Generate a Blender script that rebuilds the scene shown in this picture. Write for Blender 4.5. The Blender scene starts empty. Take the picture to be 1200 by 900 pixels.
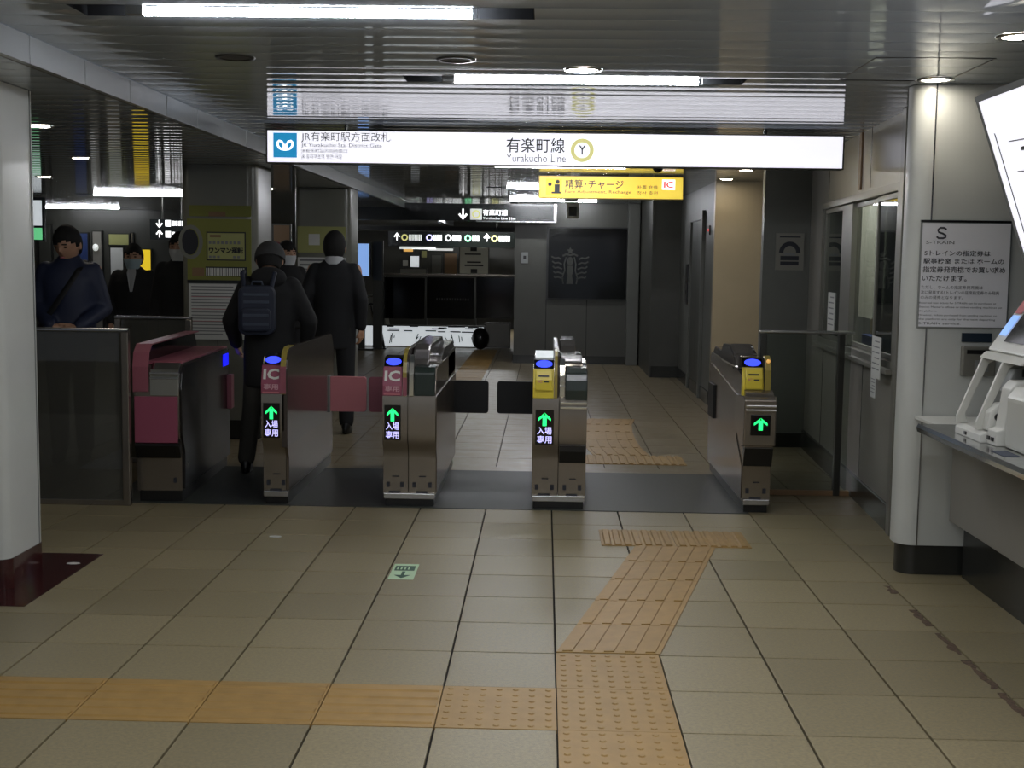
import bpy, bmesh, math, random
from mathutils import Vector, Matrix, noise
random.seed(7)
PI = math.pi
SC = bpy.context.scene
COL = SC.collection

# ------------------------------------------------------------------ camera
F_PX, PITCH, YAW, ROLL, CAM_H = 1469.1, .0976879, .0248662, .0134689, 1.508
cam = bpy.data.cameras.new('camera')
cam.sensor_fit = 'HORIZONTAL'
cam.sensor_width = 36
cam.lens = F_PX / 1200 * 36
cam.clip_start = .05
co = bpy.data.objects.new('camera', cam)
COL.objects.link(co)
fw = Vector((-math.sin(YAW)*math.cos(PITCH), math.cos(YAW)*math.cos(PITCH), -math.sin(PITCH)))
rt = Vector((math.cos(YAW), math.sin(YAW), 0))
up = rt.cross(fw)
a_ = rt*math.cos(ROLL) + up*math.sin(ROLL)
b_ = -rt*math.sin(ROLL) + up*math.cos(ROLL)
co.matrix_world = Matrix(((a_.x, b_.x, -fw.x, 0), (a_.y, b_.y, -fw.y, 0), (a_.z, b_.z, -fw.z, CAM_H), (0, 0, 0, 1)))
SC.camera = co

# ------------------------------------------------------------------ world, exposure, lights
w = bpy.data.worlds.new('world')
w.use_nodes = True
w.node_tree.nodes['Background'].inputs[0].default_value = (.75, .85, 1, 1)
w.node_tree.nodes['Background'].inputs[1].default_value = .22
SC.world = w
SC.view_settings.view_transform = 'Standard'
SC.view_settings.look = 'None'
SC.view_settings.exposure = .15
SC.view_settings.gamma = 1
TUBE_POWER = 85.0
AREA_W = 24.0
CEIL = 2.37
LOWC = 2.262

def area(name, loc, sx, sy, power, color=(.97, .985, 1)):
    l = bpy.data.lights.new(name, 'AREA')
    l.shape = 'RECTANGLE'; l.size = sx; l.size_y = sy; l.energy = power; l.color = color
    o = bpy.data.objects.new(name, l)
    o.location = loc
    COL.objects.link(o)
    return o
# unseen lights added behind the photographer as if the tube row went on, set for frontal light
area('added_tube_behind', (.6, 2.6, 2.33), 1.2, .06, AREA_W)
area('added_tube_behind', (-1.2, .9, 2.33), 1.2, .06, AREA_W*1.5)
area('added_tube_behind', (.9, -.9, 2.33), 1.2, .06, AREA_W)

# ------------------------------------------------------------------ materials
def lin(c):
    if isinstance(c, str):
        c = c.lstrip('#'); c = [int(c[i:i+2], 16)/255 for i in (0, 2, 4)]
    return tuple((x/12.92 if x <= .04045 else ((x+.055)/1.055)**2.4) for x in c) + (1,)

M = {}
def mat(name, color='#808080', rough=.5, metal=0, spec=.5, noise_amt=0, noise_scale=30, bump=0, bump_scale=200,
        emit=0, emit_color=None, stretch=None, rough_var=0, coat=0, objrand=0, alpha=1):
    m = bpy.data.materials.new(name); m.use_nodes = True
    nt = m.node_tree; b = nt.nodes['Principled BSDF']
    c = lin(color)
    b.inputs['Base Color'].default_value = c
    b.inputs['Roughness'].default_value = rough
    b.inputs['Metallic'].default_value = metal
    b.inputs['Specular IOR Level'].default_value = spec
    b.inputs['Coat Weight'].default_value = coat
    b.inputs['Coat Roughness'].default_value = .08
    tc = nt.nodes.new('ShaderNodeTexCoord')
    vec = tc.outputs['Object']
    if stretch:
        mp = nt.nodes.new('ShaderNodeMapping'); mp.inputs['Scale'].default_value = stretch
        nt.links.new(vec, mp.inputs[0]); vec = mp.outputs[0]
    if noise_amt or rough_var or objrand:
        n = nt.nodes.new('ShaderNodeTexNoise'); n.inputs['Scale'].default_value = noise_scale
        n.inputs['Detail'].default_value = 6
        nt.links.new(vec, n.inputs['Vector'])
        val = n.outputs['Fac']
        if noise_amt or objrand:
            mr = nt.nodes.new('ShaderNodeMapRange')
            mr.inputs['From Min'].default_value = .3; mr.inputs['From Max'].default_value = .7
            mr.inputs['To Min'].default_value = 1-noise_amt; mr.inputs['To Max'].default_value = 1+noise_amt
            nt.links.new(val, mr.inputs['Value'])
            f = mr.outputs[0]
            if objrand:
                oi = nt.nodes.new('ShaderNodeObjectInfo')
                m2 = nt.nodes.new('ShaderNodeMapRange')
                m2.inputs['To Min'].default_value = 1-objrand; m2.inputs['To Max'].default_value = 1+objrand
                nt.links.new(oi.outputs['Random'], m2.inputs['Value'])
                mu = nt.nodes.new('ShaderNodeMath'); mu.operation = 'MULTIPLY'
                nt.links.new(f, mu.inputs[0]); nt.links.new(m2.outputs[0], mu.inputs[1]); f = mu.outputs[0]
            mx = nt.nodes.new('ShaderNodeVectorMath'); mx.operation = 'SCALE'
            mx.inputs[0].default_value = c[:3]
            nt.links.new(f, mx.inputs['Scale'])
            nt.links.new(mx.outputs[0], b.inputs['Base Color'])
        if rough_var:
            m3 = nt.nodes.new('ShaderNodeMapRange')
            m3.inputs['From Min'].default_value = .3; m3.inputs['From Max'].default_value = .7
            m3.inputs['To Min'].default_value = max(.02, rough-rough_var); m3.inputs['To Max'].default_value = rough+rough_var
            nt.links.new(val, m3.inputs['Value']); nt.links.new(m3.outputs[0], b.inputs['Roughness'])
    if bump:
        n2 = nt.nodes.new('ShaderNodeTexNoise'); n2.inputs['Scale'].default_value = bump_scale; n2.inputs['Detail'].default_value = 4
        nt.links.new(vec, n2.inputs['Vector'])
        bp = nt.nodes.new('ShaderNodeBump'); bp.inputs['Strength'].default_value = bump; bp.inputs['Distance'].default_value = .002
        nt.links.new(n2.outputs['Fac'], bp.inputs['Height']); nt.links.new(bp.outputs[0], b.inputs['Normal'])
    if emit:
        b.inputs['Emission Color'].default_value = lin(emit_color or color)
        b.inputs['Emission Strength'].default_value = emit
    M[name] = m
    return m

def glass(name, tint, refl=1.0, rough=.02, dust=0):
    m = bpy.data.materials.new(name); m.use_nodes = True
    nt = m.node_tree; nt.nodes.remove(nt.nodes['Principled BSDF'])
    out = nt.nodes['Material Output']
    t = nt.nodes.new('ShaderNodeBsdfTransparent'); t.inputs[0].default_value = lin(tint)
    g = nt.nodes.new('ShaderNodeBsdfGlossy'); g.inputs['Roughness'].default_value = rough
    g.inputs['Color'].default_value = (refl, refl, refl, 1)
    fr = nt.nodes.new('ShaderNodeFresnel')
    ge = nt.nodes.new('ShaderNodeNewGeometry'); ma = nt.nodes.new('ShaderNodeMath'); ma.operation = 'MULTIPLY_ADD'
    ma.inputs[1].default_value = 1/1.5-1.5; ma.inputs[2].default_value = 1.5      # same index on both faces of a thin pane
    nt.links.new(ge.outputs['Backfacing'], ma.inputs[0]); nt.links.new(ma.outputs[0], fr.inputs[0])
    mx = nt.nodes.new('ShaderNodeMixShader')
    nt.links.new(fr.outputs[0], mx.inputs[0]); nt.links.new(t.outputs[0], mx.inputs[1]); nt.links.new(g.outputs[0], mx.inputs[2])
    if dust:
        df = nt.nodes.new('ShaderNodeBsdfDiffuse'); df.inputs[0].default_value = lin('#8d8b80')
        m2 = nt.nodes.new('ShaderNodeMixShader'); m2.inputs[0].default_value = dust
        nt.links.new(mx.outputs[0], m2.inputs[1]); nt.links.new(df.outputs[0], m2.inputs[2])
        nt.links.new(m2.outputs[0], out.inputs[0])
    else:
        nt.links.new(mx.outputs[0], out.inputs[0])
    M[name] = m
    return m

mat('tile', '#8a7f62', .40, noise_amt=.24, noise_scale=75, bump=.5, bump_scale=260, objrand=.11, rough_var=.08)
mat('tile_far', '#7f735b', .35, noise_amt=.10, noise_scale=8, rough_var=.06)
mat('joint', '#1d1a16', .9)
mat('tactile', '#9c7c46', .5, noise_amt=.10, noise_scale=14, bump=.15, objrand=.05)
mat('mat_grey', '#373a36', .5, spec=.3, noise_amt=.12, noise_scale=20, stretch=(1, 12, 1))
mat('maroon_tile', '#3d1f1e', .12, noise_amt=.15, noise_scale=90)
mat('ceiling', '#b3bdc8', .05, spec=.6, noise_amt=.03, noise_scale=3, rough_var=.01)
mat('ceiling_dark', '#2c2d2d', .6)
mat('fascia', '#a3a7aa', .25, noise_amt=.03, noise_scale=3)
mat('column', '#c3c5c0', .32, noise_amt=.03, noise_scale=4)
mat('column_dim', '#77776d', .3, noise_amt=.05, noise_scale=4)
mat('wall_panel', '#85827a', .3, noise_amt=.04, noise_scale=4)
mat('wall_beige', '#b3a487', .35, noise_amt=.04, noise_scale=4)
mat('wall_grey', '#60615b', .4, noise_amt=.06, noise_scale=4)
mat('wall_dark', '#44443e', .4, noise_amt=.08, noise_scale=3)
mat('skirting', '#2b2c29', .25)
mat('navy', '#1c2a38', .4)
mat('steel', '#8e867b', .26, metal=.85, noise_amt=.03, noise_scale=6)
mat('paint_grey', '#7d7b72', .35, metal=.2)
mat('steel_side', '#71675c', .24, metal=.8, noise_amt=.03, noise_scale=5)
mat('counter_steel', '#9a9a98', .16, metal=1, rough_var=.04, noise_scale=12)
mat('chrome', '#dcdcd8', .1, metal=1)
mat('dark_steel', '#4a4a46', .3, metal=.8)
mat('black', '#141414', .3)
mat('black_matte', '#2a2c2f', .85, spec=.1)
mat('black_glass', '#0b0b0b', .1, spec=.5)
mat('flap_black', '#0d0d0d', .6)
mat('flap_pink', '#c5787d', .6)
mat('pink', '#8e4459', .45)
mat('pink_pale', '#c79aa2', .5)
mat('black_panel', '#0e0d0d', .24)
mat('pink_strip', '#8c4c58', .45)
mat('fin', '#443d38', .18, metal=.2)
mat('hood', '#6b6764', .1, metal=.5)
mat('green_dark', '#26302c', .25)
mat('yellow', '#d8c33c', .35)
mat('yellow_strip', '#96863c', .3)
mat('white', '#d5d5cf', .4)
mat('cream', '#c6c6be', .4)
mat('paper', '#cfd0cb', .6)
mat('bright_paper', '#ebebf0', .5)
mat('ink', '#22242c', .6)
mat('ink_grey', '#77787a', .6)
mat('olive', '#7a7c35', .5)
mat('olive_light', '#a3a468', .5)
mat('brown_poster', '#7f6345', .5)
mat('blue_banner', '#273a6b', .5)
mat('letter_black', '#15161c', .5)
mat('letter_grey', '#3a3b44', .5)
mat('logo_blue', '#1f86b8', .5, emit=.75, emit_color='#1f86b8')
mat('lit_white', '#f4f4fa', .4, emit=.86, emit_color='#efeef8')
mat('lit_white_dim', '#e8eef0', .4, emit=.55, emit_color='#dfe6ea')
mat('lit_mark', '#ffffff', .4, emit=1.2, emit_color='#ffffff')
mat('lit_text', '#ffffff', .4, emit=.45, emit_color='#e8efe8')
mat('lit_yellow', '#f2d54a', .4, emit=.62, emit_color='#f3d353')
mat('lit_yellow_dim', '#e6c82c', .4, emit=.6, emit_color='#ecc92a')
mat('lit_olive', '#c9c580', .4, emit=.7, emit_color='#c8c47c')
mat('lit_red', '#e0433c', .4, emit=.8, emit_color='#e0433c')
mat('lit_blue', '#3d55ff', .3, emit=1.3, emit_color='#3b49ff')
mat('lit_bluedark', '#1420ff', .3, emit=1.1, emit_color='#0d14f0')
mat('lit_green', '#2dff86', .3, emit=1.3, emit_color='#25f07c')
mat('lit_violet', '#cfc8ff', .3, emit=.9, emit_color='#c9c4ff')
mat('lit_screen', '#8fb4ea', .3, emit=.75, emit_color='#85acea')
mat('lit_orange', '#f0b060', .3, emit=.6, emit_color='#f0b860')
mat('lit_greenmark', '#7ce0a0', .3, emit=.6, emit_color='#6fd892')
mat('tube', '#ffffff', .4, emit=TUBE_POWER, emit_color='#f6f9ff')
mat('tube_dim', '#ffffff', .4, emit=60, emit_color='#f6f9ff')
mat('downlight', '#ffffff', .4, emit=45, emit_color='#fff6e6')
mat('downlight_off', '#5a5a58', .5)
mat('exit_green', '#b9d6b0', .5)
mat('exit_ink', '#1d4d38', .5)
mat('tape_rust', '#5d4b3d', .7, noise_amt=.5, noise_scale=60)
mat('grey_plastic', '#7f817f', .45)
mat('sticker_white', '#d7d7cf', .5)
mat('faint_logo', '#33342f', .5)
mat('sign_black', '#0f1210', .2)
mat('metal_lit', '#b9b9b9', .25, metal=1)
mc = mat('curtain', '#a5a294', .9)
_nt = mc.node_tree; _tr = _nt.nodes.new('ShaderNodeBsdfTranslucent'); _tr.inputs[0].default_value = lin('#b5b2a4')
_mx = _nt.nodes.new('ShaderNodeMixShader'); _mx.inputs[0].default_value = .6
_nt.links.new(_nt.nodes['Principled BSDF'].outputs[0], _mx.inputs[1]); _nt.links.new(_tr.outputs[0], _mx.inputs[2])
_nt.links.new(_mx.outputs[0], _nt.nodes['Material Output'].inputs[0])
glass('smoked_glass', '#8a8c85', dust=.2)
glass('clear_glass', '#e4e8e4', .55)
glass('dark_glass', '#8a8f8a')
# people
mat('skin', '#b98f74', .55, noise_amt=.05, noise_scale=20)
mat('hair', '#12100f', .8, bump=.6, bump_scale=120, stretch=(1, 1, .2))
mat('suit_black', '#16171a', .8, bump=.3, bump_scale=400)
mat('coat_black', '#1b1b1c', .85, bump=.4, bump_scale=60)
mat('puffer_navy', '#1f2740', .6, bump=.6, bump_scale=25)
mat('trousers_dark', '#1a1a1e', .8, bump=.3, bump_scale=60)
mat('trousers_grey', '#36342f', .85, bump=.4, bump_scale=60)
mat('trousers_khaki', '#77705a', .85)
mat('shoe', '#0e0e0e', .35)
mat('mask_white', '#c9cdcf', .7)
mat('mask_blue', '#9fb3ba', .7)
mat('cap_grey', '#3b3b3b', .85, bump=.5, bump_scale=150)
mat('cap_maroon', '#5c2024', .8)
mat('backpack_navy', '#1a2133', .65, bump=.4, bump_scale=150)
mat('backpack_grey', '#343c4c', .6)
mat('shirt_white', '#b9babb', .7)
mat('strap_black', '#111214', .6)
mat('scarf_grey', '#3c3b3b', .9, bump=.6, bump_scale=80)
mat('eye', '#0a0807', .2)

# ------------------------------------------------------------------ mesh helpers
class MB:
    def __init__(s): s.v = []; s.f = []
    def add(s, vs, fs):
        n = len(s.v); s.v += [tuple(v) for v in vs]; s.f += [tuple(i+n for i in f) for f in fs]; return s
    def box(s, x0, x1, y0, y1, z0, z1):
        return s.add([(x, y, z) for x in (x0, x1) for y in (y0, y1) for z in (z0, z1)],
                     [(0, 1, 3, 2), (4, 6, 7, 5), (0, 4, 5, 1), (2, 3, 7, 6), (0, 2, 6, 4), (1, 5, 7, 3)])
    def prism(s, prof, a0, a1, axis='x'):
        # prof: list of 2D points; x: (y,z), y: (x,z), z: (x,y)
        def P(p, a):
            return {'x': (a, p[0], p[1]), 'y': (p[0], a, p[1]), 'z': (p[0], p[1], a)}[axis]
        n = len(prof)
        vs = [P(p, a0) for p in prof] + [P(p, a1) for p in prof]
        fs = [tuple(range(n-1, -1, -1)), tuple(range(n, 2*n))] + [(i, (i+1) % n, n+(i+1) % n, n+i) for i in range(n)]
        return s.add(vs, fs)
    def quadbox(s, pts, t, nrm):
        # thick polygon: pts 3D, extruded by t along nrm
        n = len(pts); nv = Vector(nrm)*t
        vs = [Vector(p) for p in pts] + [Vector(p)+nv for p in pts]
        return s.add(vs, [tuple(range(n)), tuple(range(2*n-1, n-1, -1))] + [(i, n+i, n+(i+1) % n, (i+1) % n) for i in range(n)])
    def tube(s, pts, rad, n=10, cap=True, ell=None):
        pts = [Vector(p) for p in pts]
        if not hasattr(rad, '__len__'): rad = [rad]*len(pts)
        rings = []
        ref = None
        for i, p in enumerate(pts):
            d = (pts[min(i+1, len(pts)-1)]-pts[max(i-1, 0)]).normalized()
            if ref is None:
                ref = Vector((1, 0, 0)) if abs(d.x) < .8 else Vector((0, 1, 0))
            u = (ref-d*ref.dot(d)).normalized(); v = d.cross(u); ref = u
            r = rad[i]; rx, ry = (r if hasattr(r, '__len__') else (r, r))
            rings.append([p+u*rx*math.cos(2*PI*k/n)+v*ry*math.sin(2*PI*k/n) for k in range(n)])
        vs = [q for r in rings for q in r]; fs = []
        for i in range(len(rings)-1):
            for k in range(n):
                a = i*n+k; b = i*n+(k+1) % n
                fs.append((a, b, b+n, a+n))
        if cap:
            fs.append(tuple(range(n-1, -1, -1))); m = (len(rings)-1)*n; fs.append(tuple(range(m, m+n)))
        return s.add(vs, fs)
    def disc(s, c, r, t, axis='z', n=24, ry=None):
        ry = ry or r
        return s.prism([((c[0] if axis != 'x' else c[1])+r*math.cos(2*PI*k/n), (c[1] if axis == 'z' else c[2])+ry*math.sin(2*PI*k/n)) for k in range(n)],
                       {'x': c[0], 'y': c[1], 'z': c[2]}[axis], {'x': c[0], 'y': c[1], 'z': c[2]}[axis]+t, axis)
    def sphere(s, c, r, nu=16, nv=10, fn=None):
        rx, ry, rz = r if hasattr(r, '__len__') else (r, r, r)
        vs = []; fs = []
        for j in range(nv+1):
            th = PI*j/nv
            for i in range(nu):
                ph = 2*PI*i/nu
                d = Vector((math.sin(th)*math.cos(ph), math.sin(th)*math.sin(ph), math.cos(th)))
                p = Vector((d.x*rx, d.y*ry, d.z*rz))
                if fn: p = fn(d, p)
                vs.append(Vector(c)+p)
        for j in range(nv):
            for i in range(nu):
                fs.append((j*nu+i, (j+1)*nu+i, (j+1)*nu+(i+1) % nu, j*nu+(i+1) % nu))
        return s.add(vs, fs)

def mesh_of(mb, name, bevel=0, smooth=False, merge=True):
    me = bpy.data.meshes.new(name)
    bm = bmesh.new()
    vs = [bm.verts.new(v) for v in mb.v]
    for f in mb.f:
        try: bm.faces.new([vs[i] for i in f])
        except ValueError: pass
    if merge: bmesh.ops.remove_doubles(bm, verts=bm.verts, dist=1e-5)
    bmesh.ops.dissolve_degenerate(bm, dist=1e-6, edges=bm.edges)
    bmesh.ops.recalc_face_normals(bm, faces=bm.faces)
    if bevel:
        es = [e for e in bm.edges if len(e.link_faces) == 2 and e.calc_face_angle(0) > .5]
        bmesh.ops.bevel(bm, geom=es, offset=bevel, segments=2, affect='EDGES', profile=.6, clamp_overlap=True)
    bm.to_mesh(me); bm.free()
    if smooth:
        me.shade_smooth()
        if smooth is not True:
            me.set_sharp_from_angle(angle=math.radians(35))
    return me

def link(name, me, m, parent=None, loc=None, rot=None):
    o = bpy.data.objects.new(name, me)
    if me.materials and len(me.materials): pass
    else: me.materials.append(M[m] if isinstance(m, str) else m)
    COL.objects.link(o)
    if parent: o.parent = parent
    if loc: o.location = loc
    if rot: o.rotation_euler = rot
    return o

def obj(name, mb, m, parent=None, bevel=0, smooth=False, label=None, **k):
    o = link(name, mesh_of(mb, name, bevel, smooth), m, parent, **k)
    if label: o['label'] = label
    return o

def empty(name, loc=(0, 0, 0), rz=0):
    o = bpy.data.objects.new(name, None); COL.objects.link(o)
    o.location = loc; o.rotation_euler = (0, 0, rz); o.empty_display_size = .1
    return o

def tag(o, label, cat, group=None, kind=None):
    o['label'] = label; o['category'] = cat
    if group: o['group'] = group
    if kind: o['kind'] = kind
    return o

def thing(name, label, cat, loc=(0, 0, 0), rz=0, group=None):
    return tag(empty(name, loc, rz), label, cat, group)

def struct(name, mb, m, label=None, **k):
    o = obj(name, mb, m, **k); o['kind'] = 'structure'
    if label: o['label'] = label
    return o

# ---- lettering: real font outlines turned to flat meshes
def glyphs(s, bold=0):
    cu = bpy.data.curves.new('t', 'FONT'); cu.body = s; cu.size = 1; cu.resolution_u = 2
    cu.offset = bold
    o = bpy.data.objects.new('t', cu); COL.objects.link(o)
    dg = bpy.context.evaluated_depsgraph_get(); dg.update()
    me = bpy.data.meshes.new_from_object(o.evaluated_get(dg))
    vs = [tuple(v.co) for v in me.vertices]; fs = [tuple(p.vertices) for p in me.polygons]
    bpy.data.objects.remove(o); bpy.data.curves.remove(cu); bpy.data.meshes.remove(me)
    return vs, fs

def text(s, box, P, m, parent, name='lettering', bold=0, keep=True):
    """box=(u0,u1,v0,v1) in the plane; P(u,v) -> 3D."""
    vs, fs = glyphs(s, bold)
    if not vs: return None
    x0 = min(v[0] for v in vs); x1 = max(v[0] for v in vs); y0 = min(v[1] for v in vs); y1 = max(v[1] for v in vs)
    u0, u1, v0, v1 = box
    me = bpy.data.meshes.new(name)
    me.from_pydata([P(u0+(v[0]-x0)/(x1-x0)*(u1-u0), v0+(v[1]-y0)/max(1e-6, y1-y0)*(v1-v0)) for v in vs], [], fs)
    return link(name, me, m, parent)

def marks(rects, P, m, parent, name='print', polys=()):
    """flat print: rectangles (u0,u1,v0,v1) and polygons in the plane P."""
    vs = []; fs = []
    for (a, b, c, d) in rects:
        n = len(vs); vs += [P(a, c), P(b, c), P(b, d), P(a, d)]; fs.append((n, n+1, n+2, n+3))
    for pl in polys:
        n = len(vs); vs += [P(u, v) for u, v in pl]; fs.append(tuple(range(n, n+len(pl))))
    me = bpy.data.meshes.new(name); me.from_pydata(vs, [], fs)
    o = link(name, me, m, parent)
    if len(fs) > 1: o['kind'] = 'stuff'
    return o

def stroke(pts, wdt, closed=False):
    out = []
    n = len(pts); L = []; R = []
    for i in range(n):
        if closed: a = pts[i-1]; b = pts[(i+1) % n]
        else: a = pts[max(0, i-1)]; b = pts[min(n-1, i+1)]
        dx, dy = b[0]-a[0], b[1]-a[1]; l = math.hypot(dx, dy) or 1
        nx, ny = -dy/l*wdt/2, dx/l*wdt/2
        L.append((pts[i][0]+nx, pts[i][1]+ny)); R.append((pts[i][0]-nx, pts[i][1]-ny))
    for i in range(n if closed else n-1):
        j = (i+1) % n
        out.append([L[i], L[j], R[j], R[i]])
    return out

def circ(cx, cy, r, n=28, ry=None, a0=0, a1=2*PI):
    ry = ry or r
    return [(cx+r*math.cos(a0+(a1-a0)*k/n), cy+ry*math.sin(a0+(a1-a0)*k/n)) for k in range(n)]

def front(Y):            # plane facing the camera side (-Y)
    return lambda u, v: (u, Y, v)

# ================================================================== FLOOR
T = .4
GX = lambda i: (i+.1608)*T          # grid lines across
GY = lambda j: (11.821-j)*T         # row lines
fl = MB().box(-14, 4.5, -3, 34, -.06, -.012)
floor = struct('floor', fl, 'joint', label='stone tiled station floor with dark joints')
def tile_mesh(x0, x1, y0, y1, top=0):
    return MB().box(x0, x1, y0, y1, -.02, top)
gj, gk = .0042, .003
base_tile = mesh_of(tile_mesh(gj, T-gj, gk, T-gk), 'floor_tile', bevel=.0012)
tactile_cells = set()
for j in (-0, 1, 2, 3): tactile_cells.add((0, j))
for i in range(-9, 0): tactile_cells.add((i, 1))
for i in range(-9, 6):
    for j in range(-7, 4):          # row j spans GY(j+1)..GY(j)
        if (i, j) in tactile_cells: continue
        x, y = GX(i), GY(j+1)
        if x > 2.0 and y < 6.0 and x > 2.3: continue
        link('floor_tile', base_tile, 'tile', floor, loc=(x, y, 0))
# tiles nearer than the frame and to the sides (one mesh)
nb = MB()
for i in range(-9, 6):
    for j in range(4, 18):
        nb.add(*(lambda b: (b.v, b.f))(tile_mesh(GX(i)+gj, GX(i+1)-gj, GY(j+1)+gk, GY(j)-gk)))
o = obj('floor_tile_field', nb, 'tile', floor); o['kind'] = 'stuff'
nb = MB()
for i in list(range(-34, -6)):
    for j in range(-7, 4):
        if i < -9: nb.box(GX(i)+gj, GX(i+1)-gj, GY(j+1)+gk, GY(j)-gk, -.02, 0)
for i in range(-34, 7):
    for j in range(-66, -11):
        nb.box(GX(i)+gj, GX(i+1)-gj, GY(j+1)+gk, GY(j)-gk, -.02, 0)
for i in list(range(-34, -7))+list(range(3, 7)):
    for j in range(-11, -7):
        nb.box(GX(i)+gj, GX(i+1)-gj, GY(j+1)+gk, GY(j)-gk, -.02, 0)
o = obj('far_floor_tiles', nb, 'tile_far', floor); o['kind'] = 'stuff'
YM0, YM1 = GY(-7), GY(-11)+.13
obj('threshold_plate', MB().box(GX(-7)+.01, GX(3)-.003, YM0+.002, 8.93, -.02, .003), 'mat_grey', floor, bevel=.002,
    label='dark grey plate under the ticket gates')
obj('border_stone', MB().box(GX(-7)+.01, GX(3)-.003, 8.935, GY(-11)-.003, -.02, .001), 'tile_far', floor)

def dots(mb, x0, y0, nx, ny, sx, sy, top):
    for a in range(nx):
        for b in range(ny):
            cx, cy = x0+sx*(a+.5), y0+sy*(b+.5)
            n = 8; r0, r1 = .012, .008
            v = [(cx+r0*math.cos(2*PI*k/n), cy+r0*math.sin(2*PI*k/n), top) for k in range(n)] + \
                [(cx+r1*math.cos(2*PI*k/n), cy+r1*math.sin(2*PI*k/n), top+.0032) for k in range(n)]
            mb.add(v, [(k, (k+1) % n, n+(k+1) % n, n+k) for k in range(n)]+[tuple(range(n, 2*n))])
db = MB().box(.002, T-.002, .001, T-.001, -.02, .001); dots(db, 0, 0, 7, 7, T/7, T/7, .001)
dot_tile = mesh_of(db, 'tactile_dot_tile')
def bars(n, x0, x1, y0, y1, mb, along='x', top=.001):
    for k in range(n):
        t = (k+.5)/n
        if along == 'x':
            c = y0+(y1-y0)*t; pr = [(c-.020, top), (c-.014, top+.0055), (c+.014, top+.0055), (c+.020, top)]
            mb.prism(pr, x0, x1, 'x')
        else:
            c = x0+(x1-x0)*t; pr = [(c-.020, top), (c-.014, top+.0055), (c+.014, top+.0055), (c+.020, top)]
            mb.prism(pr, y0, y1, 'y')
bb = MB().box(.002, T-.002, .001, T-.001, -.02, .001); bars(5, .01, T-.01, .01, T-.01, bb)
bar_tile = mesh_of(bb, 'tactile_bar_tile', merge=False)
for j in (0, 1, 2, 3): link('tactile_dot_tile', dot_tile, 'tactile', floor, loc=(GX(0), GY(j+1), 0))
link('tactile_dot_tile', dot_tile, 'tactile', floor, loc=(GX(-1), GY(2), 0))
for i in range(-9, -1): link('tactile_bar_tile', bar_tile, 'tactile', floor, loc=(GX(i), GY(2), 0))
# slanting run of bar tiles up to the wide gate
def skew_tile(p0, p1, q0, q1, z=.004):
    """p0,p1 lower edge, q0,q1 upper edge (2D). bars follow the long direction"""
    mb = MB().quadbox([(*p0, z), (*p1, z), (*q1, z), (*q0, z)], -.004, (0, 0, 1))
    for k in range(5):
        t = (k+.5)/5
        A = Vector(p0).lerp(Vector(p1), t); B = Vector(q0).lerp(Vector(q1), t)
        A2 = A.lerp(B, .03); B2 = A.lerp(B, .97)
        h = .019
        mb.quadbox([(A2.x-h, A2.y, z), (A2.x+h, A2.y, z), (B2.x+h, B2.y, z), (B2.x-h, B2.y, z)], .004, (0, 0, 1))
    return mb
ys = [4.735, 5.115, 5.49, 5.865, 6.235, 6.595]
for a in range(5):
    f0 = (ys[a]-4.735)/(6.595-4.735); f1 = (ys[a+1]-4.735)/(6.595-4.735)
    l0 = .068+.438*f0; l1 = .068+.438*f1
    r0 = .470+.462*f0; r1 = .470+.462*f1
    obj('tactile_bar_tile', skew_tile((l0, ys[a]+.002), (r0, ys[a]+.002), (l1, ys[a+1]-.001), (r1, ys[a+1]-.001)), 'tactile', floor)
for a in range(2):
    mb = MB().box(.325+.402*a+.002, .325+.402*(a+1)-.002, 6.6, 6.985, 0, .004)
    bars(7, .335+.402*a, .325+.402*(a+1)-.01, 6.61, 6.975, mb, 'y', .004)
    obj('tactile_bar_tile', mb, 'tactile', floor)
# beyond the gates
for a, (x0, x1) in enumerate(((.33, .71), (.71, 1.09))):
    mb = MB().box(x0+.002, x1-.002, 9.32, 9.74, 0, .004); bars(6, x0+.01, x1-.01, 9.33, 9.73, mb, 'y', .004)
    obj('tactile_bar_tile', mb, 'tactile', floor)
cur = [(9.76, .40), (10.15, .36), (10.6, .345), (11.1, .355), (11.6, .38), (12.05, .44)]
for a in range(5):
    y0, l0 = cur[a]; y1, l1 = cur[a+1]; wd = .45
    obj('tactile_bar_tile', skew_tile((l0, y0), (l0+wd, y0), (l1, y1-.004), (l1+wd, y1-.004)), 'tactile', floor)
mb = MB()
for a in range(17):
    mb.box(-1.17, -.78, 14.5+.4*a, 14.88+.4*a, 0, .004)
o = obj('tactile_path', mb, 'tactile', floor); o['kind'] = 'stuff'
# green floor sticker
st = thing('floor_sticker', 'small pale green exit sticker with a dark arrow on the floor', 'sticker', (0, 0, 0))
obj('sheet', MB().quadbox([(-.722, 5.80, .0022), (-.60, 5.80, .0022), (-.60, 6.10, .0022), (-.722, 6.10, .0022)], -.001, (0, 0, 1)), 'exit_green', st)
PF = lambda u, v: (u, v, .003)
marks([(-.71, -.612, 5.965, 6.06)], PF, 'exit_ink', st, 'figure_patch')
marks([(-.668, -.652, 5.87, 5.95)], PF, 'exit_ink', st, 'arrow_mark', polys=[[(-.66, 5.82), (-.62, 5.88), (-.70, 5.88)]])
marks([(-.70-.0+.018*k, -.692+.018*k, 5.985, 6.04) for k in range(4)], lambda u, v: (u, v, .0035), 'exit_green', st, 'figure_mark')
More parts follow.
